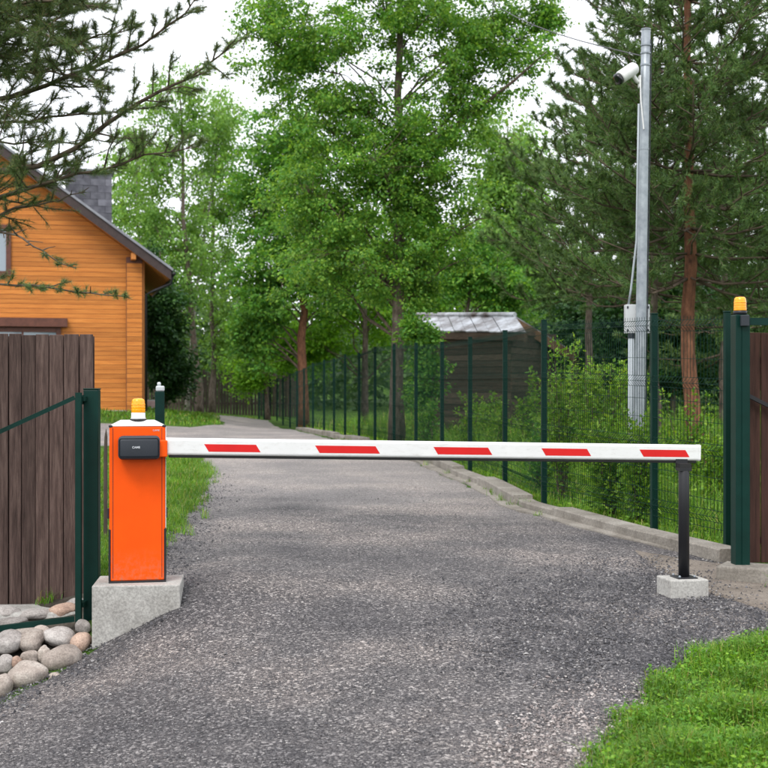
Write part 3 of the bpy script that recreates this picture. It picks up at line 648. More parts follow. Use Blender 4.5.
# ------------------------------------------------------------------ mesh fence
fence = empty('mesh_fence', (float(PX[0]), float(PY[0]), g1(PX[0], PY[0]) + 0.14), 0, 'long dark green welded mesh fence along the right of the drive', 'fence')
def fpart(o): o.parent = fence; o.matrix_parent_inverse = Matrix.Translation(-fence.location); return o
pbot = [g1(PX[i], PY[i]) for i in range(len(POSTS))]
for i in range(len(POSTS)):
    j = min(i, len(POSTS) - 2); a = math.atan2(PX[j + 1] - PX[j], PY[j + 1] - PY[j])
    w = 0.030 if i else 0.026
    o = bx('post', (-w, -w * 0.75, pbot[i] - 0.05), (w, w * 0.75, PT[i]), M_greenf, None, 0.004, 1)
    o.location = (PX[i], PY[i], 0); o.rotation_euler = (0, 0, -a)
    M0 = o.matrix_basis.copy(); fpart(o)
    c = bx('post_cap', (-w - .002, -w * 0.75 - .002, PT[i] + 0.0005), (w + .002, w * 0.75 + .002, PT[i] + 0.012), M_greenf, o, 0.003, 1)
def panel(i, sp):
    A = np.array([PX[i] - 0.028, PY[i]]); B = np.array([PX[i + 1] - 0.028, PY[i + 1]])
    L = np.linalg.norm(B - A); d = (B - A) / L; nrm = np.array([d[1], -d[0]])   # away from the drive is +x-ish
    if nrm[0] < 0: nrm = -nrm
    H = min(PT[i], PT[i + 1]) - 0.03 - max(pbot[i], pbot[i + 1]) - 0.19
    zb0 = pbot[i] + 0.175; zb1 = pbot[i + 1] + 0.175
    zt0, zt1 = PT[i] - 0.02, PT[i + 1] - 0.02
    # profile (fraction of height -> offset) with folded ribs
    prof = [(0.0, 0)]
    for f in (0.06, 0.36, 0.66, 0.93): prof += [(f, 0.0), (f + 0.026, -0.045), (f + 0.052, 0.0)]
    prof += [(1.0, 0)]
    fr = np.array([p[0] for p in prof]); of = np.array([p[1] for p in prof])
    mb = MB(); r = 0.0026 if i < 2 else 0.0023 if i < 4 else 0.0020 if i < 9 else 0.0026
    n = int((L - 0.06) / sp)
    for k in range(n + 1):
        t = (0.03 + k * (L - 0.06) / n) / L
        xy = A + (B - A) * t; zb = zb0 * (1 - t) + zb1 * t; zt = zt0 * (1 - t) + zt1 * t
        pts = np.column_stack([xy[0] + nrm[0] * of, xy[1] + nrm[1] * of, zb + fr * (zt - zb)])
        mb.tube(pts, r, 3, False)
    for f, o_ in [(0.03, 0), (0.06, 0), (0.086, -0.045), (0.112, 0), (0.16, 0), (0.26, 0), (0.36, 0), (0.386, -0.045), (0.412, 0), (0.51, 0), (0.6, 0), (0.66, 0), (0.686, -0.045), (0.712, 0), (0.8, 0), (0.93, 0), (0.956, -0.045), (0.982, 0)]:
        P0 = np.array([*(A + d * 0.0 + nrm * (o_ + 0.004)), zb0 + f * (zt0 - zb0)]); P1 = np.array([*(B + nrm * (o_ + 0.004)), zb1 + f * (zt1 - zb1)])
        mb.tube([P0, P1], r * 1.15, 4, False)
    o = mb.build('wire_panel', M_greenf); fpart(o); o['kind'] = 'stuff'
for i in range(len(POSTS) - 1): panel(i, 0.05 if i < 9 else 0.10)

# ------------------------------------------------------------------ pole with camera, box and cable
PLX, PLY = P(637.5, 500, 13.2)[:2]
pz = g1(PLX, PLY)
pole = empty('camera_pole', (PLX, PLY, pz), 0, 'tall galvanised steel pole with a grey box and camera behind the fence', 'pole')
lean = (645.5 - 637) * 13.2 / FPX
Htop = EYE + (384 - 30) * 13.2 / FPX - pz
def pp(h): return np.array([lean * h / Htop, 0, h])
m1 = MB(); hs = np.linspace(-0.2, Htop, 9); m1.tube([pp(h) for h in hs], np.linspace(0.060, 0.046, 9), 20); m1.build('shaft', M_galv, pole, smooth=True)
m1 = MB(); m1.tube([pp(Htop), pp(Htop + 0.012)], 0.049, 20); m1.build('cap', M_galv, pole)
for y_ in (46, 54, 66, 150):
    h = EYE + (384 - y_) * 13.2 / FPX - pz; m1 = MB(); m1.tube([pp(h), pp(h + 0.016)], 0.0525, 20); m1.build('clamp_band', M_galv, pole)
hb0 = EYE + (384 - 333) * 13.2 / FPX - pz; hb1 = EYE + (384 - 304) * 13.2 / FPX - pz
jb = bx('junction_box', (-0.105, 0.066, hb0), (0.140, 0.18, hb1), M_boxg, pole, 0.006, 2)
for sx_, sz_ in ((-0.087, hb1 - 0.03), (0.122, hb1 - 0.03), (-0.087, hb0 + 0.03), (0.122, hb0 + 0.03)):
    bx('lid_screw', (sx_ - 0.008, 0.060, sz_ - 0.012), (sx_ + 0.008, 0.0665, sz_ + 0.012), M_cover, jb)
m1 = MB(); m1.tube([(-0.045, 0.09, hb0 - 0.001), (-0.05, 0.08, 1.0), (-0.055, 0.08, -0.1)], 0.032, 14); m1.build('conduit', M_pvc, pole, smooth=True)
m1 = MB(); m1.tube([(-0.045, 0.09, hb0 - 0.05), (-0.045, 0.09, hb0 - 0.0005)], 0.037, 14); m1.build('conduit_collar', M_cover, pole)
h2 = EYE + (384 - 265) * 13.2 / FPX - pz
m1 = MB(); m1.tube([(-0.075, 0.09, hb1 - 0.001), (-0.055, 0.06, hb1 + 0.15), pp(h2 + 0.25) + [-0.055, 0.02, 0], pp(3.6) + [-0.058, 0.01, 0], pp(Htop - 0.75) + [-0.06, 0, 0]], 0.011, 8); m1.build('cable', M_pvc, pole, smooth=True)
m1 = MB(); m1.tube([pp(0.6) + [0.062, -0.01, 0], pp(2.5) + [0.060, -0.012, 0], pp(4.4) + [0.056, -0.014, 0], pp(Htop - 0.1) + [0.052, -0.014, 0]], 0.006, 6); m1.build('cable', M_cover, pole)
hc = EYE + (384 - 76) * 13.2 / FPX - pz
cp = pp(hc)
cc = empty('surveillance_camera', (PLX + cp[0] - 0.055, PLY, pz + hc), 0, 'white surveillance camera on the tall steel pole', 'camera')
m1 = MB(); m1.tube([(0.012, 0, -0.06), (-0.03, -0.02, -0.06), (-0.06, -0.03, -0.02), (-0.09, -0.04, 0.03)], 0.022, 10); m1.build('arm', M_white, cc, smooth=True)
bx('wall_plate', (-0.012, -0.04, -0.12), (0.008, 0.04, 0.0), M_white, cc, 0.004, 2)
hd = Vector((-0.80, -0.30, -0.58)).normalized()
q = hd.to_track_quat('Z', 'Y').to_matrix().to_4x4(); q.translation = Vector((-0.06, -0.03, 0.075))
def oriented(o): o.parent = cc; o.matrix_basis = q
o = link('housing', lathe_mesh('housing', [(0.045, -0.02), (0.062, 0.0), (0.066, 0.03), (0.066, 0.19), (0.062, 0.205)], 24), M_white); oriented(o)
o = link('lens_hood', lathe_mesh('lens_hood', [(0.058, 0.2055), (0.060, 0.24), (0.052, 0.25), (0.020, 0.252)], 24), M_lens); oriented(o)
m1 = MB(); m1.tube([(0.0, -0.03, -0.06), (0.0, -0.05, -0.25), (0.03, -0.05, -0.55)], 0.007, 6); m1.build('cable', M_white, cc)
wa = np.array([PLX + lean - 0.04, PLY, EYE + (384 - 56) * 13.2 / FPX]); wb = P(420, -70, 27.5); wb[1] = 27.5
pts = [wa + (wb - wa) * t - np.array([0, 0, 0.5 * math.sin(math.pi * t)]) for t in np.linspace(0, 1, 14)]
m1 = MB(); m1.tube(pts, 0.007, 6); ov = m1.build('overhead_wire', M_black)
tag(ov, 'thin dark overhead wire running from the pole top to the left', 'wire')

# ------------------------------------------------------------------ boulders
BO = [ # px, py, rx, ry, tilt, mat, seed, label
 (28.6, 676.7, 20.5, 14.8, -0.12, 'b', 1, 'largest smooth beige boulder at the foot of the stone bank'),
 (61.6, 659, 18, 12.8, -0.2, 'b', 2, 'large oval beige boulder between the drive and the largest boulder'),
 (61, 636.5, 15.8, 11, 0.05, 'g', 3, 'grey mottled boulder above the large oval beige one'),
 (80.5, 643.7, 9.8, 11.5, 0.3, 'p', 4, 'pinkish boulder touching the foot of the concrete plinth'),
 (82.4, 627, 7.5, 7, 0.1, 'g', 5, 'small pale grey stone between the plinth and the green frame foot'),
 (8, 643, 14, 11.5, 0.12, 'g', 6, 'large pale boulder at the left picture edge, upper row'),
 (31, 641.5, 12.5, 10, -0.2, 'b', 7, 'pale rounded boulder second from the left in the upper row'),
 (41, 632, 9.5, 6, 0.0, 'b', 8, 'low beige stone tucked behind the upper row under the green rail'),
 (4, 664, 9.5, 9, 0.0, 'g', 9, 'pale boulder at the left picture edge, middle row'),
 (30, 657.5, 9, 6.5, -0.1, 'b', 10, 'small round beige stone resting just above the largest boulder'),
 (43.5, 655, 6, 8.5, 0.1, 'b', 11, 'small upright stone wedged left of the large oval boulder'),
 (2.5, 688, 9.5, 13, 0.2, 'b', 12, 'beige boulder at the left picture edge, lowest row'),
 (55, 677.5, 6.5, 4.5, -0.3, 'b', 13, 'small brown stone sunk in the gravel below the large oval boulder'),
 (16.5, 663, 6, 7, 0.0, 'p', 14, 'small shaded brown stone between the middle row boulders'),
 (62, 611, 15, 7, -0.25, 'p', 15, 'flat pinkish rock behind the green rail near the frame upright'),
 (73, 604, 9, 6, -0.3, 'g', 16, 'small pale rock against the plank foot beside the green post'),
 (36, 614, 15, 5.5, 0.0, 'g', 17, 'flat grey rock behind the green rail under the middle planks'),
 (8, 612, 13, 6, 0.0, 'g', 18, 'flat pale grey rock behind the green rail at the left edge'),
 (13, 623, 15, 5, -0.05, 'g', 19, 'long flat grey rock just behind the green rail at the left'),
 (24, 632.5, 22, 4.2, -0.1, 'b', 20, 'long thin pale slab of stone under the green rail'),
]
def ico(sub):
    bm = bmesh.new(); bmesh.ops.create_icosphere(bm, subdivisions=sub, radius=1.0)
    V = np.array([v.co[:] for v in bm.verts]); F = np.array([[v.index for v in f.verts] for f in bm.faces]); bm.free(); return V, F
IV, IF = ico(4)
for (px, py, rx, ry, tilt, mk, sd, lab) in BO:
    Y = 8.52 - (py - 606) / 84 * 1.12
    if py < 620: Y = 8.72 - (py - 604) * 0.016
    c = P(px, py, Y); s = Y / FPX
    r_ = np.random.default_rng(sd)
    V = IV.copy()
    dsp = np.ones(len(V))
    for f, a in ((1.3, 0.11), (2.4, 0.075), (5, 0.026), (11, 0.009)):
        for _ in range(3):
            k = r_.normal(size=3); k /= np.linalg.norm(k); dsp += a * np.sin(V @ k * f * 2 + r_.uniform(0, 6.28)) / 1.7
    V = V * dsp[:, None]
    V = np.sign(V) * np.abs(V) ** 0.93
    V *= np.array([rx * s, max(rx, ry) * s * 0.92, ry * s * 1.04])
    ca, sa = math.cos(-tilt), math.sin(-tilt)
    V = np.column_stack([V[:, 0] * ca - V[:, 2] * sa, V[:, 1], V[:, 0] * sa + V[:, 2] * ca])
    o = link('boulder', mesh_np('boulder', V, [IF], True), {'b': M_boulder, 'g': M_boulder_g, 'p': M_boulder_p}[mk], None, tuple(c))
    tag(o, lab, 'boulder', 'boulders banked up left of the plinth')

# ------------------------------------------------------------------ house
HA = R(14)
hc_ = Vector((-8.16, 44.0, 0.60))
house = empty('timber_house', hc_, HA, 'orange timber house with grey roof on the left', 'house')
SLP = 0.72; WH = 5.05; RID = 5.6
def roof_under(u): return WH + SLP * min(u, 2 * RID - u)
pitch = 0.155; nb = int((WH + SLP * RID) / pitch)
for i in range(nb):
    z0 = i * pitch; z1 = z0 + pitch
    u0 = 0.0 if z1 <= WH else (z1 - WH) / SLP
    if u0 > RID - 0.3: break
    ub = 0.0 if z0 <= WH else (z0 - WH) / SLP
    V = np.array([(-(2 * RID - ub), -0.020, z0), (-ub, -0.020, z0), (-(2 * RID - u0), -0.016, z1 - 0.011), (-u0, -0.016, z1 - 0.011),
                  (-(2 * RID - ub), 0.04, z0), (-ub, 0.04, z0), (-(2 * RID - u0), 0.04, z1 - 0.011), (-u0, 0.04, z1 - 0.011)])
    me = mesh_np('board', V, [[[0, 1, 3, 2], [2, 3, 7, 6], [4, 6, 7, 5], [0, 4, 5, 1], [1, 5, 7, 3], [0, 2, 6, 4]]])
    link('board', me, M_siding, house)
# wall behind the boards and the side wall
m1 = MB()
V = np.array([(0, -0.006, -1.0), (0, -0.006, WH), (-RID, -0.006, WH + SLP * RID), (-2 * RID, -0.006, WH), (-2 * RID, -0.006, -1.0),
              (0, 8, -1.0), (0, 8, WH), (-RID, 8, WH + SLP * RID), (-2 * RID, 8, WH), (-2 * RID, 8, -1.0)])
m1.add(V, [[[0, 1, 2, 3, 4]], [[9, 8, 7, 6, 5]], [[0, 5, 6, 1], [4, 3, 8, 9]]])
m1.build('wall', M_winframe, house)
bx('corner_pilaster', (-0.56, -0.16, -1.0), (-0.02, -0.021, WH + 0.12), M_winframe, house, 0.01, 1)
bx('corner_board', (-0.019, -0.05, -1.0), (0.05, 0.16, WH), M_siding_v, house)
for zz in np.arange(0.02, 4.95, 0.155):
    bx('log_end', (-0.545, -0.170, zz), (-0.035, -0.1605, zz + 0.141), M_siding, house)
bx('wall_bracket', (-0.42, -0.62, WH + 0.0), (-0.26, -0.161, WH + 0.22), M_siding_v, house, 0.01, 1)
bx('plinth', (-2 * RID - .02, -0.06, -1.0), (0.03, 0.0, 0.02), M_concrete, house)
# roof slopes
def slab(name, u0, u1, y0, y1, t0, t1, mat, parent):
    """a slab along the right roof slope from offset u0 to u1 (u to the left), vertical band t0..t1 above the slope line"""
    zf = lambda u: WH + SLP * (u if u <= RID else 2 * RID - u)
    V = np.array([(-u, y, zf(u) + t) for t in (t0, t1) for y in (y0, y1) for u in (u0, u1)])
    return link(name, mesh_np(name, V, [[[0, 2, 3, 1], [4, 5, 7, 6], [0, 1, 5, 4], [2, 6, 7, 3], [0, 4, 6, 2], [1, 3, 7, 5]]]), mat, parent)
rf = empty('roof', (0, 0, 0)); rf.parent = house
for (a, b_) in ((-0.90, RID), (RID, 2 * RID + 0.9)):
    slab('soffit', a + (0.02 if a < 0 else 0), b_ - (0.02 if b_ > RID else 0), -0.62, 8.4, 0.015, 0.10, M_siding_v, rf)
    slab('fascia', a, b_, -0.66, -0.621, -0.02, 0.32, M_fascia, rf)
    slab('roof_sheet', a - (0.06 if a < 0 else 0), b_ + (0.06 if b_ > RID else 0), -0.72, 8.5, 0.321, 0.40, M_roof, rf)
    slab('fascia', a, b_, 8.401, 8.44, -0.02, 0.32, M_fascia, rf)
for k in range(14):
    slab('standing_seam', -0.955, RID, -0.6 + k * 0.65, -0.57 + k * 0.65, 0.4005, 0.43, M_roof, rf)
slab('eave_board', -0.90, -0.87, -0.60, 8.38, -0.02, 0.30, M_fascia, rf)
ez = WH - SLP * 0.93
m1 = MB(); m1.tube([(0.99, -0.7, ez + 0.22), (0.99, 8.4, ez + 0.22)], 0.062, 10); m1.build('gutter', M_black, rf, smooth=True)
m1 = MB(); m1.tube([(0.97, -0.45, ez + 0.19), (0.90, -0.40, ez - 0.10), (0.35, -0.2, ez - 0.33), (0.11, -0.06, ez - 0.45), (0.10, -0.06, -0.5)], 0.045, 10); m1.build('downpipe', M_black, rf, smooth=True)
# chimney of stone courses
ch = empty('chimney', (0, 0, 0)); ch.parent = house
random.seed(5)
for r_ in range(13):
    z0 = 5.2 + r_ * 0.235
    xs = [-2.55, -1.95, -1.45, -0.97] if r_ % 2 == 0 else [-2.55, -2.2, -1.7, -1.2, -0.97]
    for k in range(len(xs) - 1):
        dd = random.uniform(0, 0.015)
        bx('stone', (xs[k] + 0.004, 1.5 - dd, z0), (xs[k + 1] - 0.004, 2.5, z0 + 0.229), M_slab, ch)
bx('chimney_cap', (-2.63, 1.42, 5.2 + 13 * 0.235), (-0.89, 2.58, 5.2 + 13 * 0.235 + 0.09), M_roof, ch)
# windows
def window(x0, x1, z0, z1, name='window'):
    w = empty(name, (x0, -0.02, z0)); w.parent = house
    W, H_ = x1 - x0, z1 - z0
    for (a, b_) in (((-0.16, -0.07, -0.16), (0.0, 0.03, H_ + 0.16)), ((W, -0.07, -0.16), (W + 0.16, 0.03, H_ + 0.16)), ((0.0005, -0.069, H_), (W - 0.0005, 0.03, H_ + 0.159)), ((0.0005, -0.10, -0.159), (W - 0.0005, 0.03, 0.0))):
        bx('frame', a, b_, M_winframe, w, 0.008, 1)
    bx('pane', (0.0, -0.025, 0.0), (W, -0.015, H_), M_glass, w)
    bx('mullion', (W * 0.5 - 0.03, -0.04, 0.0), (W * 0.5 + 0.03, -0.026, H_), M_winframe, w)
window(-5.9, -4.45, 4.62, 6.0)
window(-5.0, -2.85, 0.9, 2.62)
bx('window_hood', (-5.3, -0.28, 2.79), (-2.48, -0.021, 3.08), M_winframe, house, 0.01, 1)

# pale board beside the house corner
p = P(150.5, 417, 46.0)
nb_ = empty('notice_board', (p[0], p[1], g1(p[0], p[1])), 0.1, 'pale low board leaning by the house corner', 'board')
z0 = 1.5 - (417 - 384) * 46 / FPX - g1(p[0], p[1]); z1 = 1.5 - (400 - 384) * 46 / FPX - g1(p[0], p[1])
bx('panel', (-0.22, 0, 0.02), (0.24, 0.03, z1), M_boxg, nb_, 0.01, 1)
bx('panel_band', (-0.22, -0.008, z1 - 0.26), (0.24, -0.0005, z1 - 0.02), noise_mat('faded_pink', [(0.3, (0.38, 0.25, 0.24)), (0.7, (0.5, 0.36, 0.34))], rough=0.6, bumpk=0), nb_)
for s in (-0.19, 0.19): bx('leg', (s - 0.02, 0.031, -0.1), (s + 0.02, 0.06, z1 - 0.05), M_oldfence, nb_)

# far wooden fence closing the garden
wf = empty('slat_fence', (-9, 64, 0), 0.02, 'dark old wooden slat fence closing the far end of the garden', 'fence')
sm = None; random.seed(11)
hgt = 2.15
for k in range(64):
    x = -4.6 + k * 0.15
    z = g1(-9 + x, 64) - 0.05
    if sm is None:
        sm = box_mesh('slat', (0, 0, 0), (0.115, 0.03, hgt), 0.0); sm.materials.append(M_oldfence)
    o = link('slat', sm, None, wf, (x, 0, z + random.uniform(-0.12, 0.05)), (0, random.uniform(-0.02, 0.02), 0))
for zz in (0.5, 1.6): bx('rail', (-4.6, 0.031, zz), (5.0, 0.08, zz + 0.09), M_oldfence, wf)

# ------------------------------------------------------------------ shed behind the fence
A = P(515, 316, 31.0); Bq = P(417, 316, 34.2); C = P(526, 332, 29.3); D = C + (Bq - A); E = P(575, 352, 33.2); F = E + (Bq - A)
shed = empty('wooden_shed', (float(C[0]), float(C[1]), 0), 0, 'old grey wooden shed with a weathered metal roof behind the fence', 'shed')
O = np.array([C[0], C[1], 0])
def quad_slab(name, a, b, c, d, t, mat, parent):
    V = np.array([a, b, c, d]) - O; n = np.cross(V[1] - V[0], V[3] - V[0]); n /= np.linalg.norm(n)
    if n[2] < 0: n = -n
    V = np.concatenate([V, V - n * t])
    return link(name, mesh_np(name, V, [[[0, 1, 2, 3], [7, 6, 5, 4], [0, 4, 5, 1], [1, 5, 6, 2], [2, 6, 7, 3], [3, 7, 4, 0]]]), mat, parent)
def lerp(a, b, t): return a + (b - a) * t
ns = 9
for k in range(ns):           # roof sheets, each its own piece with a raised lap
    t0, t1 = k / ns, (k + 1) / ns - 0.004
    up = np.array([0, 0, 0.012 * (k % 2)])
    quad_slab('roof_sheet', lerp(A, Bq, t0) + up, lerp(A, Bq, t1) + up, lerp(C, D, t1) + up, lerp(C, D, t0) + up, 0.03, M_shedroof, shed)
    quad_slab('roof_sheet', lerp(A, Bq, t0) + up + [0, 0, .006], lerp(A, Bq, t1) + up + [0, 0, .006], lerp(E, F, t1) + up, lerp(E, F, t0) + up, 0.03, M_shedroof, shed)
ridge_d = (Bq - A) / np.linalg.norm(Bq - A)
m1 = MB(); m1.tube([A - O + [0, 0, 0.03], Bq - O + [0, 0, 0.03]], 0.06, 8); m1.build('ridge_cap', M_shedroof, shed)
dn = np.array([0, 0, -0.16])
quad_slab('barge_board', A + dn * 0.3, E + dn * 0.3, E + dn * 1.8, A + dn * 1.8, 0.04, M_litbarge, shed)
quad_slab('barge_board', A + dn * 0.3, C + dn * 0.3, C + dn * 1.4, A + dn * 1.4, 0.04, M_shedwood, shed)
quad_slab('eave_board', C + dn * 0.25, D + dn * 0.25, D + dn * 1.25, C + dn * 1.25, 0.04, M_shedwood, shed)
# walls, set in from the eaves, board by board
inn = (A - C); inn[2] = 0; inn = inn / np.linalg.norm(inn)
rd = ridge_d.copy(); rd[2] = 0; rd /= np.linalg.norm(rd)
c0 = C + inn * 0.35 + rd * 0.45; c0[2] = 0; e0 = E + rd * 0.45 - 0.4 * (E - A) / np.linalg.norm(E - A); e0[2] = 0
Lw = np.linalg.norm(D - C) - 0.9; zbase = g1(C[0], C[1]) - 0.1; zwt = C[2] + 0.10
k = 0; z = zbase
while z < zwt - 0.02:
    h = 0.15
    for (s_, dvec, L_, topf) in ((c0, rd, Lw, None), (c0, (e0 - c0) / np.linalg.norm(e0 - c0), np.linalg.norm(e0 - c0), 1)):
        ang = math.atan2(dvec[1], dvec[0])
        hh = min(h, zwt - z)
        o = bx('board', (0.0, -0.012 * (k % 2) - 0.02, 0), (L_, 0.02 - 0.012 * (k % 2), hh - 0.008), M_shedwood, shed, 0.004, 1)
        o.location = (s_[0] - O[0], s_[1] - O[1], z); o.rotation_euler = (0, 0, ang)
    z += h; k += 1
V = np.array([c0 + inn * 0.05, c0 + rd * Lw + inn * 0.05, e0 + rd * Lw - inn * 0.05, e0 - inn * .05]) - O
V = np.concatenate([V + [0, 0, zbase - 0.1], V + [0, 0, C[2] - 0.15]])
link('inner_wall', mesh_np('inner_wall', V, [[[0, 1, 5, 4], [1, 2, 6, 5], [2, 3, 7, 6], [3, 0, 4, 7]]]), M_oldfence, shed)

# ------------------------------------------------------------------ vegetation builders
def unit(v): return v / (np.linalg.norm(v, axis=-1, keepdims=True) + 1e-9)
def kites(p, d, nrm, L, w, fold=0.18):
    """leaf-shaped pairs of triangles: base p, axis d, normal nrm, length L, half-width w"""
    d = unit(d); s = unit(np.cross(d, nrm)); n = np.cross(s, d)
    L = np.asarray(L)[:, None]; w = np.asarray(w)[:, None]
    a = p; t = p + d * L
    l = p + d * L * 0.45 + s * w + n * w * fold; r = p + d * L * 0.45 - s * w + n * w * fold
    m = len(p); V = np.stack([a, l, t, r], 1).reshape(-1, 3); i = np.arange(m)[:, None] * 4
    F = np.concatenate([i + np.array([[0, 2, 1]]), i + np.array([[0, 3, 2]])], 1).reshape(-1, 3)
    return V, F
def leaves_obj(name, p, d, nrm, L, w, mat, parent=None, fold=0.18, smooth=False):
    V, F = kites(p, d, nrm, L, w, fold)
    return link(name, mesh_np(name, V, [F], smooth), mat, parent)
def blades(p, h, w, lean, az, bend=0.5):
    """bent grass blades: two-segment strips"""
    m = len(p); ld = np.stack([np.cos(az), np.sin(az), np.zeros(m)], 1); sd = np.stack([-np.sin(az), np.cos(az), np.zeros(m)], 1)
    h = h[:, None]; w = w[:, None]; lean = lean[:, None]; up = np.array([[0, 0, 1.0]])
    a = p - sd * w; b = p + sd * w
    mid = p + up * h * 0.55 + ld * h * lean * 0.35
    c = mid - sd * w * 0.75; d = mid + sd * w * 0.75
    t = p + up * h * (1 - 0.35 * lean) + ld * h * lean * (0.6 + bend)
    V = np.stack([a, b, c, d, t], 1).reshape(-1, 3); i = np.arange(m)[:, None] * 5
    return V, (i + np.array([[0, 1, 3, 2]])), (i + np.array([[2, 3, 4]]))
def blades_obj(name, p, h, w, lean, az, mat, parent=None):
    V, Q, T = blades(p, h, w, lean, az); return link(name, mesh_np(name, V, [Q, T]), mat, parent)

def sample_blobs(n, blobs, r_, shell=0.55):
    wts = np.array([b[6] for b in blobs], float); wts /= wts.sum()
    k = r_.choice(len(blobs), n, p=wts); B = np.array([b[:6] for b in blobs])[k]
    u = unit(r_.normal(size=(n, 3))); rr = r_.uniform(0, 1, n) ** shell
    return B[:, :3] + u * rr[:, None] * B[:, 3:6]

def crown_tree(name, label, cat, base, trunk, r0, blobs, nclump, per, cs, leaf, gmat, bark, seed, group=None, nlimb=26, limb_r=0.30, flat=0.6, droop=0.0, twigs=True, wide=0.36):
    """trunk: list of world points; blobs: (x, y, z, rx, ry, rz, weight); cs: clump size"""
    r_ = np.random.default_rng(seed)
    o = empty(name, tuple(base), 0, label, cat, group)
    b0 = np.array(base, float)
    T = np.array(trunk, float); m = MB()
    # a trunk with small wobbles
    tt = np.linspace(0, 1, 14); seg = np.linspace(0, 1, len(T)); Tp = np.stack([np.interp(tt, seg, T[:, k]) for k in range(3)], 1)
    Tp[1:-1, :2] += r_.normal(0, r0 * 0.22, (12, 2))
    rad = r0 * (1 - 0.86 * tt ** 0.9); rad[0] *= 1.35
    m.tube(Tp - b0, rad, 10, True); m.build('trunk', bark, o, smooth=True)
    C = sample_blobs(nclump, blobs, r_)
    mb = MB(); lines = []
    prim = r_.choice(nclump, min(nlimb, nclump), replace=False)
    for i in prim:
        c = C[i]; hd = math.hypot(c[0] - np.interp(c[2], Tp[:, 2], Tp[:, 0]), c[1] - np.interp(c[2], Tp[:, 2], Tp[:, 1]))
        zs = np.clip(c[2] - 0.65 * hd - r_.uniform(0, 0.4), Tp[0, 2] + 0.18 * (Tp[-1, 2] - Tp[0, 2]), Tp[-1, 2] - 0.05)
        s = np.array([np.interp(zs, Tp[:, 2], Tp[:, k]) for k in range(3)])
        t = np.linspace(0, 1, 6)[:, None]
        pts = s + (c - s) * t; pts[:, 2] += np.sin(t[:, 0] * math.pi) * hd * 0.10; pts[1:-1] += r_.normal(0, 0.035 * max(hd, 0.4), (4, 3))
        rr = np.interp(zs, Tp[:, 2], rad) * limb_r * np.linspace(1, 0.18, 6)
        mb.tube(pts - b0, np.maximum(rr, 0.005), 5, False); lines.append(pts)
    LP = np.concatenate([l[1:] for l in lines])
    if twigs:
        for i in range(nclump):
            c = C[i]; d = np.linalg.norm(LP - c, axis=1) + 0.6 * np.maximum(0, LP[:, 2] - c[2]); s = LP[d.argmin()]
            if np.linalg.norm(c - s) < 0.1: continue
            mid = (s + c) / 2 + r_.normal(0, 0.08, 3) + [0, 0, 0.06]
            mb.tube(np.array([s, mid, c]) - b0, [0.014 * cs * 1.6 + 0.003, 0.009 * cs + .002, 0.004], 4, False)
    mb.build('branches', M_twig, o, smooth=True)
    n = nclump * per
    cc_ = np.repeat(C, per, 0); scl = np.repeat(cs * r_.uniform(0.6, 1.35, nclump), per)
    off = r_.normal(size=(n, 3)) * np.array([1, 1, flat]) * 0.55
    # leaves gather along a few twigs of each clump
    tw = unit(r_.normal(size=(nclump, 6, 3)) * np.array([1, 1, 0.5])); pick = r_.integers(0, 6, n)
    ax = tw[np.repeat(np.arange(nclump), per), pick] * r_.uniform(0.1, 1.15, n)[:, None]
    off = off * 0.42 + ax * 0.8
    off[:, 2] -= droop * np.linalg.norm(off[:, :2], axis=1)
    p = cc_ + off * scl[:, None]
    d = unit(off * np.array([1, 1, 0.5]) + r_.normal(0, 0.55, (n, 3)) + [0, 0, -0.35 - droop])
    nr = unit(r_.normal(0, 0.62, (n, 3)) + [0, 0, 1.0])
    L = leaf * r_.uniform(0.5, 1.45, n)
    leaves_obj('crown', p - b0, d, nr, L, L * wide, gmat, o)
    return o

def needles(tp, td, r_, per, L, w, spread=0.75, back=0.10):
    n = len(tp) * per
    p = np.repeat(tp, per, 0); d = np.repeat(unit(td), per, 0)
    p = p - d * (r_.uniform(0, 1, n)[:, None] * back)
    nd = unit(d + spread * r_.normal(size=(n, 3)) * 0.75)
    s = unit(np.cross(nd, r_.normal(size=(n, 3))))
    LL = (L * r_.uniform(0.65, 1.15, n))[:, None]
    V = np.stack([p - s * w, p + s * w, p + nd * LL], 1).reshape(-1, 3)
    return V, np.arange(n * 3).reshape(-1, 3)

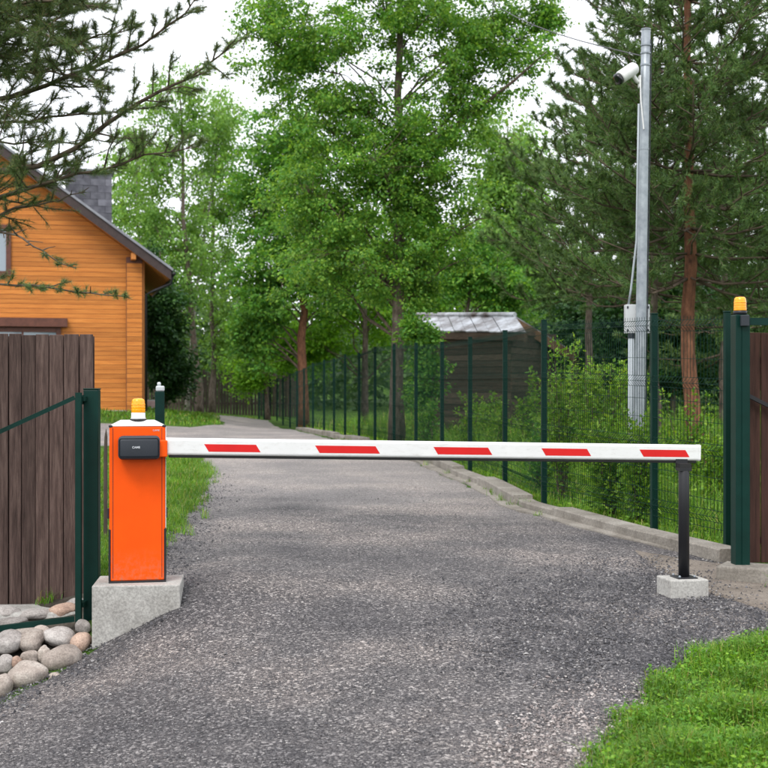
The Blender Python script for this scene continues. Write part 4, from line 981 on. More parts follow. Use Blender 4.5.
def pine_branch(mb, tips, dirs, pts, rad, r_, start=0.25, blen=0.8, dens=7.0, order2=3, flat=0.35, dead=0.0, up=0.25):
    """adds a limb with side shoots; collects needle-tuft positions"""
    pts = np.asarray(pts, float); m = len(pts)
    mb.tube(pts, rad, 6, True)
    cum = np.concatenate([[0], np.cumsum(np.linalg.norm(np.diff(pts, axis=0), axis=1))]); L = cum[-1]
    nsh = int(L * (1 - start) * dens)
    for k in range(nsh):
        s = L * (start + (1 - start) * (k + r_.uniform(0, 1)) / nsh)
        b = np.array([np.interp(s, cum, pts[:, j]) for j in range(3)])
        i = min(np.searchsorted(cum, s), m - 1); ax = unit(pts[i] - pts[i - 1])
        side = unit(np.cross(ax, [0, 0, 1.0])) * (1 if k % 2 else -1)
        ang = r_.uniform(0.55, 1.05); rem = 1 - s / L
        d = unit(ax * math.cos(ang) + side * math.sin(ang) + np.array([0, 0, r_.normal(up, flat)]))
        l = blen * (0.25 + 0.9 * rem) * r_.uniform(0.55, 1.2)
        q = b + d * l + np.array([0, 0, 0.12 * l]); md = (b + q) / 2 + r_.normal(0, 0.04 * l, 3)
        mb.tube([b, md, q], [0.008 + 0.008 * l, 0.006 + 0.003 * l, 0.004], 4, False)
        if r_.uniform() < dead: 
            if r_.uniform() < 0.5: continue
        tips.append(q); dirs.append(q - md)
        for f in np.linspace(0.3, 0.92, max(2, int(l * 10))):
            tips.append(b + (q - b) * f); dirs.append(d + r_.normal(0, 0.3, 3))
        for _ in range(int(order2 * l / 0.36 + r_.uniform(0, 1))):
            f = r_.uniform(0.35, 0.95); bb = b + (q - b) * f
            dd = unit(d + r_.normal(0, 0.6, 3) + [0, 0, 0.25]); l2 = l * r_.uniform(0.25, 0.5); qq = bb + dd * l2
            mb.tube([bb, qq], [0.006, 0.003], 3, False)
            tips += [qq, bb + dd * l2 * 0.7, bb + dd * l2 * 0.4]; dirs += [dd, dd, dd]
    tips.append(pts[-1]); dirs.append(pts[-1] - pts[-2])

def pine_tree(label, base, trunk, r0, z0, z1, len_fn, seed, bark, per=16, nl=0.075, nw=0.0032, whorl=0.38, nper=7, dens=6.0, blen=0.75, group=None, gm=None, dead_z=None, name='pine_tree'):
    r_ = np.random.default_rng(seed); b0 = np.array(base, float)
    o = empty(name, tuple(base), 0, label, 'pine tree', group)
    T = np.array(trunk, float); tt = np.linspace(0, 1, 18); seg = np.linspace(0, 1, len(T))
    Tp = np.stack([np.interp(tt, seg, T[:, k]) for k in range(3)], 1); Tp[1:-1, :2] += r_.normal(0, r0 * 0.18, (16, 2))
    rad = r0 * (1 - 0.86 * tt ** 0.62); rad[0] *= 1.2
    m = MB(); m.tube(Tp - b0, rad, 14); m.build('trunk', bark, o, smooth=True)
    mb = MB(); tips = []; dirs = []
    z = z0; a0 = r_.uniform(0, 6.28)
    while z < z1:
        L0 = len_fn(z); s = np.array([np.interp(z, Tp[:, 2], Tp[:, k]) for k in range(3)])
        for k in range(nper):
            a = a0 + 6.283 * k / nper + r_.normal(0, 0.22); L = L0 * r_.uniform(0.72, 1.15)
            rise = 0.02 + 0.40 * (z - z0) / (z1 - z0) + r_.normal(0, 0.12)
            d = np.array([math.cos(a), math.sin(a), 0])
            t = np.linspace(0, 1, 6)[:, None]
            pts = s + d * L * t + np.array([0, 0, 1.0]) * (L * (rise * t - 0.10 * np.sin(t * math.pi) + 0.12 * t ** 3)); pts[1:] += r_.normal(0, 0.03 * L, (5, 3)) * t[1:]
            rr = np.linspace(0.010 + 0.006 * L, 0.004, 6)
            if dead_z is not None and z < dead_z and r_.uniform() < 0.65:
                mb.tube(pts[:4] - b0, rr[:4] * 0.7, 5, True); continue
            pine_branch(mb, tips, dirs, pts - b0, rr, r_, 0.14, blen * min(1, L / 1.6), dens)
        z += whorl * r_.uniform(0.8, 1.2); a0 += 0.6
    mb.build('branches', M_twig, o, smooth=True)
    V, F = needles(np.array(tips), np.array(dirs), r_, per, nl, nw, 0.85, nl)
    link('crown', mesh_np('crown', V, [F]), gm or G_pine, o)
    return o, len(F)

# ------------------------------------------------------------------ lawn, verges and meadow
r_ = np.random.default_rng(21)
def scatter(n, x0, x1, y0, y1, keep, near=True):
    """points on the ground; denser close to the camera when near"""
    if near:
        u = r_.uniform(0, 1, n); Y = 1 / (1 / y0 + u * (1 / y1 - 1 / y0))
    else: Y = r_.uniform(y0, y1, n)
    X = r_.uniform(x0, x1, n)
    k = keep(X, Y); X, Y = X[k], Y[k]
    return np.column_stack([X, Y, gz(X, Y)])
# right verge: leafy lawn
_rp = np.random.default_rng(77); _ka = _rp.uniform(0, 6.28, 14); _kf = _rp.uniform(2.0, 9.0, 14); _ko = _rp.uniform(0, 6.28, 14)
def patchy(X, Y):
    s = sum(np.sin((X * math.cos(a_) + Y * math.sin(a_)) * f_ + o_) for a_, f_, o_ in zip(_ka, _kf, _ko))
    return np.clip(0.5 + s / 9.0, 0, 1)
keepR = lambda X, Y: (X < 0.315 * Y + 0.12) & (Y < np.interp(X, [2.1, 2.32, 2.6], [8.4, 7.85, 7.7])) & (X > Rx(Y) + 0.05 * np.sin(Y * 23) + 0.04 * np.sin(Y * 51 + X * 9) - 0.02) & (Y < 8.35 - 0.25 * np.clip(2.75 - X, 0, 1)) & (Y < 8.12 + 0.1 * np.sin(X * 4))
p = scatter(120000, 0.45, 2.8, 4.5, 8.3, keepR)
p = p[(patchy(p[:, 0] * 2.2 + 5, p[:, 1] * 2.2) > 0.22) | (r_.uniform(size=len(p)) < 0.3)]; n = len(p); lawn = tag(empty('lawn', (2.2, 6.4, g1(2.2, 6.4))), 'leafy bright green lawn in the right foreground corner', 'lawn', kind='stuff')
lo = np.array(lawn.location)
hgt_ = 0.025 + 0.055 * patchy(p[:, 0] * 1.6, p[:, 1] * 1.6) ** 1.5 + r_.uniform(0, 0.03, n)
k = r_.uniform(size=n) < 0.5
blades_obj('grass', p[k] - lo, hgt_[k] * 1.35, np.full(k.sum(), 0.0021), r_.uniform(0.1, 0.9, k.sum()), r_.uniform(0, 6.28, k.sum()), G_grass, lawn)
q = p[~k]; m_ = len(q); q = q + np.column_stack([np.zeros(m_), np.zeros(m_), hgt_[~k] * r_.uniform(0.25, 1.0, m_)])
az = r_.uniform(0, 6.28, m_); L = r_.uniform(0.008, 0.027, m_)
leaves_obj('leaves', q - lo, np.column_stack([np.cos(az), np.sin(az), r_.uniform(-0.3, 0.6, m_)]), unit(r_.normal(0, 0.45, (m_, 3)) + [0, 0, 1]), L, L * r_.uniform(0.28, 0.48, m_), G_clover, lawn, 0.25)
# left verge behind the cabinet
vl = tag(empty('lawn', (-2.6, 13, g1(-2.6, 13))), 'bright short grass verge left of the drive behind the cabinet', 'lawn', kind='stuff'); lo = np.array(vl.location)
keepL = lambda X, Y: (X < Lx(Y) - 0.03 + 0.06 * np.sin(Y * 9) + 0.04 * np.sin(Y * 21)) & (X > -5.5) & ((Y > 9.05) | (X > -1.8)) & (X > -0.24 * Y) & ~((Y < 8.5) & (X < -1.2))
p = scatter(120000, -6.5, -1.2, 8.6, 29, keepL); n = len(p)
sz = np.clip(p[:, 1] / 11, 0.9, 2.0)
blades_obj('grass', p - lo, r_.uniform(0.035, 0.085, n) * sz ** 0.6, 0.0026 * sz, r_.uniform(0.1, 0.8, n), r_.uniform(0, 6.28, n), G_grass, vl)
# lawn in front of the house
hl = tag(empty('lawn', (-8, 42, g1(-8, 42))), 'green lawn bank between the side road and the timber house', 'lawn', kind='stuff'); lo = np.array(hl.location)
p = scatter(15000, -13.5, -3.8, 40.1, 62, lambda X, Y: (X < np.interp(Y, [40, 43, 52, 62], [-6.1, -5.4, -6.6, -5.8])) , False); n = len(p)
blades_obj('grass', p - lo, r_.uniform(0.05, 0.16, n), np.full(n, 0.018), r_.uniform(0.1, 0.8, n), r_.uniform(0, 6.28, n), G_grass, hl)
# meadow behind the fence
md = tag(empty('meadow', (4, 14, g1(4, 14))), 'tall wild grass and weeds growing behind the mesh fence', 'grass', kind='stuff'); lo = np.array(md.location)
keepM = lambda X, Y: (X > np.interp(Y, PY, PX) + 0.10) & (X < 0.34 * Y + 0.8) & ~((np.abs(X - PLX) < 0.1) & (np.abs(Y - PLY) < 0.1))
p = scatter(105000, -5, 13, 10.3, 46, keepM); n = len(p)
hh = (0.22 + 0.34 * patchy(p[:, 0] * 0.35, p[:, 1] * 0.3)) * r_.uniform(0.5, 1.3, n) * np.interp(p[:, 1], [10, 14, 40], [0.8, 1.15, 1.5]) * np.clip((p[:, 0] - np.interp(p[:, 1], PY, PX)) / 0.8, 0.35, 1)
blades_obj('grass', p - lo, hh, np.interp(p[:, 1], [10, 40], [0.0030, 0.011]), r_.uniform(0.1, 0.9, n), r_.uniform(0, 6.28, n), G_meadow, md)
p = scatter(52000, -3, 12, 10.4, 36, keepM); n = len(p)
hh = (0.12 + 0.45 * patchy(p[:, 0] * 0.4 + 1, p[:, 1] * 0.35)) * r_.uniform(0.05, 1.0, n) * np.clip((p[:, 0] - np.interp(p[:, 1], PY, PX)) / 0.8, 0.3, 1); p[:, 2] += hh
az = r_.uniform(0, 6.28, n); L = np.interp(p[:, 1], [10, 36], [0.045, 0.09]) * r_.uniform(0.6, 1.3, n)
leaves_obj('weed_leaves', p - lo, np.column_stack([np.cos(az), np.sin(az), r_.uniform(-0.4, 0.5, n)]), unit(r_.normal(0, 0.5, (n, 3)) + [0, 0, 1]), L, L * 0.3, G_shrub, md)
# tufts along the kerb and the drive edges
vt = tag(empty('verge_tufts', (1.6, 14, g1(1.6, 14))), 'scattered grass tufts along the kerb and drive edges', 'grass', kind='stuff'); lo = np.array(vt.location)
ys = r_.uniform(10.4, 34, 420); xs = np.interp(ys, PY, PX) + np.where(r_.uniform(size=420) < 0.93, 0.09, -0.30) + r_.normal(0, 0.03, 420)
ys2 = r_.uniform(8.9, 26, 260); xs2 = Lx(ys2) + r_.normal(0.02, 0.08, 260)
ex = np.array([(1.58, 14.35), (1.55, 14.5), (1.62, 14.28), (2.72, 9.02), (2.95, 9.2), (3.05, 9.3), (2.86, 9.28), (-2.3, 8.86)])
xs = np.concatenate([xs, xs2, np.repeat(ex[:, 0], 3)]); ys = np.concatenate([ys, ys2, np.repeat(ex[:, 1], 3)])
bx_ = np.repeat(xs, 22) + r_.normal(0, 0.035, len(xs) * 22); by_ = np.repeat(ys, 22) + r_.normal(0, 0.035, len(xs) * 22); n = len(bx_)
blades_obj('grass', np.column_stack([bx_, by_, gz(bx_, by_) + 0.01]) - lo, r_.uniform(0.04, 0.14, n) * np.repeat(r_.uniform(0.4, 1.3, len(xs)), 22), np.full(n, 0.0028), r_.uniform(0.2, 1.0, n), r_.uniform(0, 6.28, n), G_grass, vt)

# ------------------------------------------------------------------ loose stones on the drive
OV = np.array([(1, 0, -.3), (-1, 0, -.3), (0, 1, -.3), (0, -1, -.3), (0, 0, 1)], float)
OF = np.array([(0, 2, 4), (2, 1, 4), (1, 3, 4), (3, 0, 4)])
def stones(name, label, p, s, mat):
    n = len(p); V = OV[None] * (1 + r_.normal(0, 0.25, (n, 5, 1))) * s[:, None, None] * np.array([1, 1, 0.62]) * r_.uniform(0.7, 1.25, (n, 1, 3))
    V = V + r_.normal(0, 0.18, (n, 5, 3)) * s[:, None, None]
    a = r_.uniform(0, 6.28, n); ca, sa = np.cos(a)[:, None], np.sin(a)[:, None]
    V = np.stack([V[..., 0] * ca - V[..., 1] * sa, V[..., 0] * sa + V[..., 1] * ca, V[..., 2]], -1) + p[:, None, :]
    c = p.mean(0); c[2] = g1(c[0], c[1])
    F = (np.arange(n)[:, None, None] * 5 + OF[None]).reshape(-1, 3)
    o = link(name, mesh_np(name, V.reshape(-1, 3) - c, [F]), mat, None, tuple(c))
    return tag(o, label, 'gravel', kind='stuff')
keepD = lambda X, Y: (X > Lx(Y) + 0.02) & (X < Rx(Y) - 0.02)
p = scatter(100000, -4.2, 3.0, 4.4, 17, lambda X, Y: keepD(X, Y) & (np.abs(X) < 0.31 * Y + .2)); s = 0.0028 + 0.0034 * r_.uniform(size=len(p)) ** 2 + 0.006 * (r_.uniform(size=len(p)) < 0.06) * r_.uniform(size=len(p)); p[:, 2] += 0.014
stones('gravel', 'loose grey gravel strewn over the drive', p, s, S_dark)
keepP = lambda X, Y: (np.abs(X - Rx(Y) + 0.22) < 0.42 * r_.uniform(0.2, 1, len(X))) & (X < Rx(Y) + 0.12)
p = scatter(20000, 0.1, 2.0, 4.5, 6.6, keepP); p = p[r_.uniform(size=len(p)) < np.clip((6.7 - p[:, 1]) / 1.2, 0.1, 1)]
s = 0.003 + 0.008 * r_.uniform(size=len(p)) ** 2.5; p[:, 2] += 0.016
stones('pale_gravel', 'pale pinkish gravel along the edge of the right lawn', p, s, S_pale)
keepB = lambda X, Y: keepD(X, Y) & (X > np.interp(Y, [6.2, 7, 8, 9, 10.5], [1.2, 0.6, 0.7, 1.1, 2.0]) + r_.normal(0, 0.35, len(X)))
p = scatter(34000, 0.2, 3.0, 6.2, 10.5, keepB); s = 0.0045 + 0.007 * r_.uniform(size=len(p)) ** 1.5; p[:, 2] += 0.016 + 0.012 * (p[:, 0] > 1.98) * (r_.uniform(size=len(p)) < np.exp(-(p[:, 0] - 1.98) * 5))
stones('dark_gravel', 'coarse dark gravel heaped near the boom rest footing', p, s, S_black)
keepB2 = lambda X, Y: (X > Lx(Y) - 0.05) & (X < Lx(Y) + 0.55 * r_.uniform(0, 1, len(X)) ** 1.5)
p = scatter(44000, -3.4, -0.6, 6.2, 20, keepB2); s = (0.005 + 0.009 * r_.uniform(size=len(p)) ** 2); p[:, 2] += 0.016
stones('edge_gravel', 'coarse dark gravel along the left edge of the drive', p, s, S_black)

# ------------------------------------------------------------------ pines on the right
def px_trunk(Y, pts): return [P(x, y, Y) for x, y in pts]
def rooted(Y, pts):
    T = px_trunk(Y, pts); T[0][2] = g1(T[0][0], T[0][1]) - 0.05; b = T[0].copy(); return b, T
tri = 0
b, T = rooted(17, [(693, 470), (692, 380), (690, 230), (688, 100), (685, -60), (684, -220)])
o, n = pine_tree('tall pine with orange red trunk behind the steel pole', b, T, 0.145, 2.9, 8.9, lambda z: 2.35 * max(0.12, 1 - max(0, z - 3.4) / 6.2) ** 0.75, 3, M_bark_pine, per=20, nl=0.085, nw=0.0046, dens=8.5, dead_z=3.3); tri += n
b, T = rooted(21.5, [(656, 450), (655, 300), (652, 150), (650, -30)])
o, n = pine_tree('thinner grey brown pine just left of the orange red pine trunk', b, T, 0.105, 3.0, 8.0, lambda z: 2.5 * max(0.15, 1 - max(0, z - 3.6) / 5.4) ** 0.8, 4, M_bark_grey, per=13, nw=0.0072, nl=0.10, dens=5.0, dead_z=3.4); tri += n
b, T = rooted(25, [(588, 440), (589, 280), (590, 160), (590, 60)])
o, n = pine_tree('shorter dark pine left of the steel pole above the shed', b, T, 0.10, 3.3, 7.6, lambda z: 2.3 * max(0.10, 1 - max(0, z - 3.4) / 4.9) ** 0.9, 5, M_bark_grey, per=16, nw=0.0075, nl=0.115, dens=5.0, whorl=0.44); tri += n
b, T = rooted(19.5, [(800, 450), (800, 280), (797, 120), (795, -120)])
o, n = pine_tree('dark pine at the right picture edge behind the amber lamp', b, T, 0.12, 2.6, 8.0, lambda z: 2.5 * max(0.15, 1 - max(0, z - 3.2) / 6.5) ** 0.8, 6, M_bark_pine, per=12, nw=0.007, nl=0.10, dens=4.4, whorl=0.5, nper=6); tri += n
b, T = rooted(30, [(725, 440), (725, 250), (724, 60)])
o, n = pine_tree('far dark pine between the tall orange red pine and the gate post', b, T, 0.13, 2.2, 8.6, lambda z: 2.7 * max(0.12, 1 - max(0, z - 3) / 6.3) ** 0.8, 8, M_bark_grey, per=10, nw=0.010, nl=0.14, dens=3.6, whorl=0.55, nper=6); tri += n

# ------------------------------------------------------------------ near pine on the left, boughs over the drive
YP = 12.6
tx = -5.6; b = np.array([tx, YP + 0.4, g1(tx, YP + 0.4) - 0.05])
o = empty('pine_tree', tuple(b), 0, 'near pine whose long needled boughs reach in from the upper left', 'pine tree')
m1 = MB(); hs = np.linspace(0, 9.0, 14); m1.tube([(0.02 * math.sin(h), 0.02 * math.cos(h * 1.3), h) for h in hs], 0.17 * (1 - 0.07 * hs), 14); m1.build('trunk', M_bark_pine, o, smooth=True)
mb = MB(); tips = []; dirs = []; r2 = np.random.default_rng(12)
BR = [ # pixel polyline, depth at tip, base radius, shoot length, density, dead
 ([(0, 172), (55, 162), (130, 108), (185, 78), (240, 40)], 11.6, 0.050, 0.62, 9, 0.0),
 ([(0, 96), (55, 82), (110, 58), (165, 32), (198, -5)], 11.9, 0.040, 0.62, 10, 0.0),
 ([(0, 122), (45, 118), (90, 116), (125, 110)], 12.4, 0.026, 0.55, 8, 0.1),
 ([(0, 196), (45, 184), (90, 172), (140, 158), (200, 146)], 12.0, 0.034, 0.55, 10, 0.0),
 ([(0, 214), (25, 206), (50, 200), (85, 192)], 12.4, 0.020, 0.40, 7, 0.4),
 ([(0, 232), (20, 237), (45, 256), (76, 268)], 12.0, 0.018, 0.34, 7, 0.85),
 ([(0, 283), (50, 289), (100, 296), (130, 298)], 12.2, 0.020, 0.38, 9, 0.35),
 ([(0, 22), (50, 14), (95, -6), (140, -40)], 11.8, 0.036, 0.70, 11, 0.0),
 ([(0, 56), (45, 46), (90, 40), (128, 30)], 12.2, 0.032, 0.70, 11, 0.0),
 ([(0, 76), (30, 70), (70, 74), (105, 86)], 11.5, 0.024, 0.55, 10, 0.0),
 ([(-20, -20), (30, -30), (90, -50), (150, -70)], 12.2, 0.03, 0.7, 9, 0.0),
 ([(0, 140), (40, 146), (85, 140), (120, 142)], 12.6, 0.018, 0.40, 7, 0.3),
 ([(0, 5), (30, 2), (62, 0), (95, 10)], 11.3, 0.030, 0.65, 12, 0.0),
 ([(0, 38), (25, 32), (55, 36), (80, 55)], 11.2, 0.026, 0.6, 12, 0.0),
]
for pl_, yt, r0, bl, dn_, dd in BR:
    px_ = np.array(pl_, float); k = len(px_)
    wpts = np.array([P(px_[i, 0], px_[i, 1], YP + (yt - YP) * i / (k - 1)) for i in range(k)])
    z0 = wpts[0, 2] - 0.25; s = np.array([b[0], b[1], z0 - 0.1])
    full = np.concatenate([[s], (s + (wpts[0] - s) * 0.5)[None] + [[0, 0, 0.05]], wpts])
    tt = np.linspace(0, 1, 14); sg = np.linspace(0, 1, len(full)); full = np.stack([np.interp(tt, sg, full[:, j]) for j in range(3)], 1)
    full[2:-1] += r2.normal(0, 0.018, (11, 3))
    pine_branch(mb, tips, dirs, full - b, np.linspace(r0 * 0.9, 0.005, 14), r2, 0.30, bl * (1.3 if dd < 0.3 else 1.0), dn_ * 1.25, 4.2 if dd < 0.3 else 2.5, 0.34, dd, 0.12)
mb.build('branches', M_twig, o, smooth=True)
V, F = needles(np.array(tips), np.array(dirs), r2, 30, 0.072, 0.0019, 1.0, 0.08); tri += len(F)
link('crown', mesh_np('crown', V, [F]), G_pine_near, o)

# ------------------------------------------------------------------ broadleaf trees
def blob(x, y, Y, rx, ry, w=1.0, dy=None):
    c = P(x, y, Y); s = Y / FPX; return (c[0], c[1], c[2], rx * s, (dy if dy else rx * s), ry * s, w)
b, T = rooted(28, [(397, 470), (397, 300), (398, 180), (399, 60), (400, -60), (402, -160)])
crown_tree('alder_tree', 'big green leafy tree with straight trunk rising behind the fence', 'tree', b, T, 0.165,
  [blob(395, 20, 28, 120, 75, 2.5), blob(300, 55, 28, 64, 62, 1.7), blob(268, 20, 28, 34, 38, .6), blob(498, 45, 28, 64, 60, 1.6), blob(545, 15, 28, 26, 34, .45), blob(400, -90, 28, 110, 80, 1.0), blob(345, 108, 28, 62, 32, 0.9), blob(455, 108, 28, 48, 32, 0.7),
   blob(400, 140, 28, 85, 60, 2.2), blob(335, 195, 28, 80, 60, 2.0), blob(425, 210, 28, 70, 75, 2.0), blob(350, 265, 28, 95, 45, 1.5), blob(418, 285, 28, 22, 28, .3)],
  800, 190, 0.40, 0.069, G_main, M_bark_grey, 31, nlimb=56, droop=0.12)
mb = MB(); lp = np.array([P(400, 172, 28), P(440, 137, 27.8), P(480, 107, 27.6), P(515, 80, 27.4), P(548, 50, 27.2)]); mb.tube(lp - b, [0.06, 0.05, 0.042, 0.03, 0.012], 7); mb.build('limb', M_twig, scene.objects['alder_tree'], smooth=True)
b, T = rooted(47, [(303, 450), (302, 330), (304, 250), (306, 150), (306, 110)])
crown_tree('maple_tree', 'dense green tree with reddish brown trunk left of the big tree', 'tree', b, T, 0.20,
  [blob(290, 150, 47, 45, 50, 1.6), blob(265, 200, 47, 38, 60, 1.6), blob(300, 245, 47, 75, 60, 2.2), blob(265, 290, 47, 42, 50, 1.6), blob(330, 290, 47, 50, 40, 1.0), blob(255, 335, 47, 22, 40, 0.7)],
  330, 140, 0.60, 0.13, G_mid, M_bark_pine, 32, nlimb=28)
b, T = rooted(53, [(268, 440), (262, 340), (263, 260), (262, 200)])
crown_tree('young_maple', 'low bright yellow green tree over the far end of the fence', 'tree', b, T, 0.10,
  [blob(262, 320, 53, 32, 45, 1), blob(285, 345, 53, 30, 40, 1), blob(250, 375, 53, 16, 22, .5), blob(310, 350, 53, 26, 30, .6)], 90, 170, 0.62, 0.12, G_lime, M_bark_grey, 33, nlimb=14)
b, T = rooted(58, [(200, 430), (197, 380), (190, 300), (184, 220), (182, 140), (180, 80)])
crown_tree('birch_tree', 'tall airy birch with mottled leaning trunk right of the house', 'tree', b, T, 0.19,
  [blob(165, 160, 58, 50, 60, 1.5), blob(150, 220, 58, 32, 50, 1), blob(180, 100, 58, 45, 40, 1), blob(195, 250, 58, 28, 60, 1), blob(170, 300, 58, 24, 50, .8)], 190, 110, 0.70, 0.13, G_birch, M_bark_grey, 34, nlimb=22, droop=0.5)
b, T = rooted(62, [(212, 430), (213, 360), (212, 280), (212, 210), (216, 150), (222, 90)])
crown_tree('birch_tree', 'slender birch with a straight dark stem beside the far slat fence', 'tree', b, T, 0.15,
  [blob(222, 130, 62, 26, 50, 1.2), blob(228, 200, 62, 26, 55, 1.2), blob(215, 270, 62, 22, 45, .8), blob(235, 310, 62, 18, 60, .8), blob(222, 350, 62, 14, 30, .4)], 140, 100, 0.70, 0.13, G_birch, M_bark_grey, 35, nlimb=18, droop=0.5)
b, T = rooted(60, [(187, 428), (192, 330), (202, 250), (215, 170), (222, 110)])
crown_tree('birch_tree', 'thin birch leaning right between the two other birches', 'tree', b, T, 0.10,
  [blob(210, 170, 60, 24, 50, 1), blob(196, 240, 60, 22, 40, .8), blob(222, 120, 60, 20, 35, .7)], 70, 100, 0.65, 0.13, G_birch, M_bark_birch, 36, nlimb=10, droop=0.5)
b, T = rooted(54, [(163, 425), (163, 360), (160, 300), (160, 250)])
crown_tree('lilac_tree', 'dark dense tree close beside the timber house', 'tree', b, T, 0.14,
  [blob(160, 330, 54, 22, 55, 2), blob(172, 370, 54, 20, 30, 1), blob(150, 290, 54, 18, 40, .8)], 170, 150, 0.70, 0.14, G_dark, M_bark_grey, 37, nlimb=10, limb_r=0.2)
b, T = rooted(55, [(512, 440), (512, 320), (510, 220), (508, 120)])
crown_tree('birch_tree', 'pale green birch behind the shed, right of the big leafy tree', 'tree', b, T, 0.17,
  [blob(505, 160, 55, 40, 60, 1.4), blob(500, 240, 55, 50, 60, 1.6), blob(530, 220, 55, 30, 60, .9), blob(520, 290, 55, 50, 35, .8)], 270, 140, 0.90, 0.14, G_birch, M_bark_birch, 38, nlimb=20, droop=0.35)
b, T = rooted(44, [(468, 440), (468, 320), (466, 230)])
crown_tree('maple_tree', 'rounded mid green tree behind the shed roof', 'tree', b, T, 0.13,
  [blob(465, 255, 44, 48, 42, 1.4), blob(505, 288, 44, 40, 28, 1), blob(430, 285, 44, 35, 30, .8)], 110, 180, 0.66, 0.12, G_mid, M_bark_grey, 39, nlimb=16)
b, T = rooted(51, [(365, 440), (365, 330), (367, 230), (367, 180)])
crown_tree('lime_tree', 'bright green tree filling the gap behind the big leafy tree', 'tree', b, T, 0.16,
  [blob(350, 230, 52, 55, 50, 1.2), blob(400, 260, 52, 60, 50, 1.4), blob(360, 310, 52, 60, 45, 1.2), blob(430, 300, 52, 45, 40, .8), blob(320, 340, 52, 35, 35, .6)], 190, 130, 0.85, 0.15, G_lime, M_bark_grey, 45, nlimb=18)
b, T = rooted(66, [(140, 430), (140, 330), (138, 220), (136, 130)])
crown_tree('birch_tree', 'pale birch standing far behind the house chimney', 'tree', b, T, 0.17,
  [blob(140, 150, 66, 34, 55, 1.2), blob(125, 210, 66, 30, 50, 1), blob(165, 240, 66, 34, 60, 1.2), blob(205, 200, 66, 34, 60, 1.0)], 110, 90, 0.85, 0.16, G_birch, M_bark_birch, 46, nlimb=18, droop=0.4)
# dark understorey behind the meadow
for k, (x, y, Y, rx, ry, lab) in enumerate([
   (575, 345, 36, 40, 62, 'dark bushy tree right behind the shed gable'), (625, 345, 33, 42, 68, 'dark bushy tree behind the grey junction box'),
   (672, 350, 32, 36, 66, 'dark bushy tree behind the two pine trunks'), (725, 350, 34, 46, 66, 'dark bushy tree behind the narrow end panel of the fence'), (790, 340, 33, 46, 76, 'dark bushy tree behind the plank gate')]):
    b, T = rooted(Y, [(x, 440), (x + 3, 360), (x, 300)])
    crown_tree('understorey_tree', lab, 'tree', b, T, 0.09, [blob(x, y, Y, rx, ry, 1), blob(x + 12, y - 40, Y, rx * .8, ry * .6, .7)], 70, 150, 0.60, 0.11, G_dark, M_bark_grey, 60 + k, 'dark trees behind the meadow', nlimb=12)
# small tree leaning over the shed and bushes by the fence
b, T = rooted(27, [(432, 455), (432, 400), (434, 360), (432, 330)])
crown_tree('young_tree', 'young dark green tree in front of the left end of the shed', 'tree', b, T, 0.05,
  [blob(428, 375, 27, 14, 40, 1), blob(418, 335, 27, 18, 20, .5)], 45, 130, 0.34, 0.075, G_mid, M_bark_grey, 41, nlimb=10)
def shrub(label, x, Y, hpx, wpx, seed, gm=G_shrub, stems=9, per=60, leaf=0.05, name='shrub'):
    r3 = np.random.default_rng(seed); c = P(x, 384, Y); zb = g1(c[0], c[1]) - 0.03
    o = empty(name, (c[0], c[1], zb), 0, label, 'shrub', 'shrubs behind the mesh fence')
    H = hpx * Y / FPX; W = wpx * Y / FPX; mb = MB(); pts = []; dr = []
    for k in range(stems):
        a = r3.uniform(0, 6.28); rr = W * r3.uniform(0.1, 1.0); h = H * r3.uniform(0.55, 1.0)
        t = np.linspace(0, 1, 7)[:, None]; d = np.array([math.cos(a), math.sin(a), 0])
        st_ = d * rr * (0.15 + 0.85 * t ** 1.4) + np.array([0, 0, 1.0]) * h * t + r3.normal(0, 0.015, (7, 3)); mb.tube(st_, np.linspace(0.008, 0.002, 7), 4, False)
        for q in range(int(per * 1.4)):
            f = r3.uniform(0.12, 1.0) ** 0.8; b_ = np.array([np.interp(f, t[:, 0], st_[:, j]) for j in range(3)])
            tw = unit(r3.normal(size=3) + d * 0.2); l = r3.uniform(0.0, 0.16) * (1.15 - f) * 1.6
            pts.append(b_ + tw * l); dr.append(tw + [0, 0, 0.25])
    mb.build('stems', M_twig, o)
    pts = np.array(pts); n = len(pts); L = leaf * r3.uniform(0.6, 1.3, n)
    leaves_obj('foliage', pts, np.array(dr), unit(r3.normal(0, 0.5, (n, 3)) + [0, 0, 1]), L, L * 0.33, gm, o)
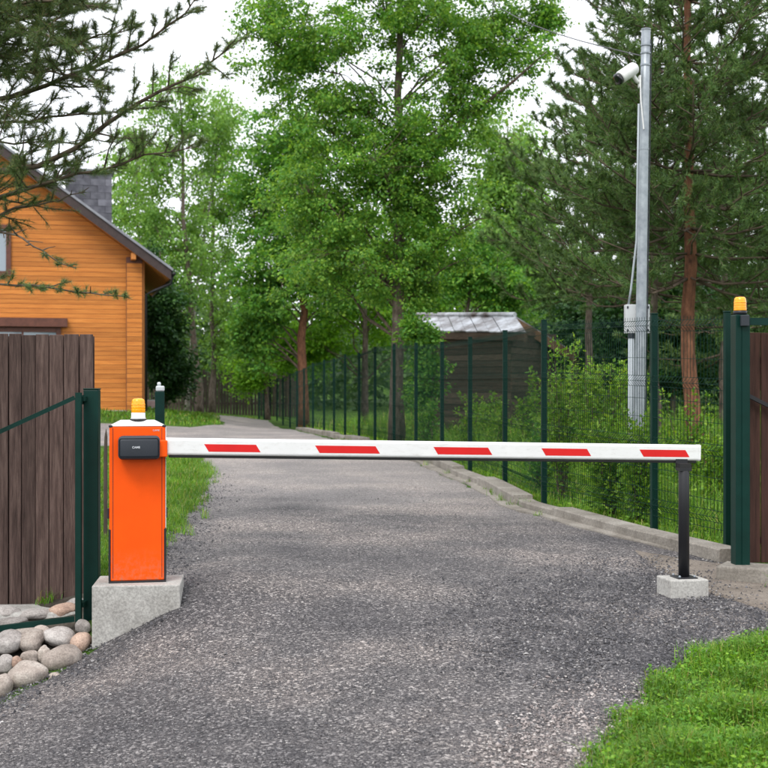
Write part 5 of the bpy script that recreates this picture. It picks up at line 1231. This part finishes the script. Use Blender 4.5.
SH = [('bright leafy shrub with upright shoots right of the third fence post', 562, 15.4, 165, 24, 20, 80), ('tall bright shrub at the left side of the steel pole', 600, 14.8, 150, 34, 30, 80),
      ('dense bright shrub just right of the shed gable', 585, 17.5, 130, 30, 24, 70), ('rounded yellow green shrub behind the steel pole', 628, 15.6, 140, 30, 26, 80),
      ('low shrub at the foot of the steel pole', 640, 12.75, 118, 22, 26, 90), ('green shrub between the fence end panel and the red pine trunk', 690, 14.5, 120, 34, 26, 70),
      ('low weedy shrub by the gate end of the fence', 715, 13.4, 100, 24, 18, 70), ('leafy shrub in front of the right shed wall', 530, 22.5, 92, 20, 16, 70),
      ('small shrub below the middle of the shed wall', 500, 22.0, 76, 16, 12, 60), ('low shrub in the meadow below the shed', 470, 23.5, 58, 20, 12, 60), ('shaded low shrub beside the big tree trunk', 425, 26.0, 55, 22, 14, 60),
      ('grey green shrub low behind the boom middle', 540, 16.2, 80, 26, 18, 60), ('dense weedy shrub filling the panel left of the pole', 610, 13.4, 110, 30, 32, 90), ('broad bright shrub in front of the shed gable', 552, 19.0, 100, 34, 26, 80), ('pale leafy shrub along the shed wall foot', 485, 25.0, 62, 34, 22, 70)]
for k, (lab, x, Y, h, w, ns_, pr) in enumerate(SH): shrub(lab, x, Y, h, w, 80 + k, G_shrub if k not in (10, 11) else G_mid, ns_, pr, 0.05 + 0.0012 * (Y - 13))

# far woodland that closes the view
r3 = np.random.default_rng(99); nC = 1500
ang = r3.uniform(-0.42, 0.42, nC); dist = r3.uniform(72, 105, nC)
X = dist * np.tan(ang); H = 7.5 + 2.2 * np.clip(np.sin(ang * 23) + 0.6 * np.sin(ang * 51 + 1), -0.8, 1.2) + 2.0 * (np.abs(ang) > 0.2)
Z = r3.uniform(0, 1, nC) ** 0.8 * H
C = np.column_stack([X, dist, Z + gz(X, dist)]); per = 36; n = nC * per
p = np.repeat(C, per, 0) + r3.normal(size=(n, 3)) * np.array([1.1, 1.1, 0.8])
p[:, 2] = np.maximum(p[:, 2], gz(p[:, 0], p[:, 1]) + 0.05); L = r3.uniform(0.3, 0.58, n)
c = np.array([0, 85, g1(0, 85)])
o = leaves_obj('far_woodland', p - c, r3.normal(size=(n, 3)) + [0, 0, -.3], unit(r3.normal(0, 0.6, (n, 3)) + [0, 0, 1]), L, L * 0.4, leaf_mat('leaf_far', [(0, (0.030, 0.080, 0.022)), (1, (0.095, 0.180, 0.050))], 0.4, 0.5, 0.15), None)
o.location = tuple(c); tag(o, 'far green woodland closing the view behind all the gardens', 'woodland', kind='stuff')
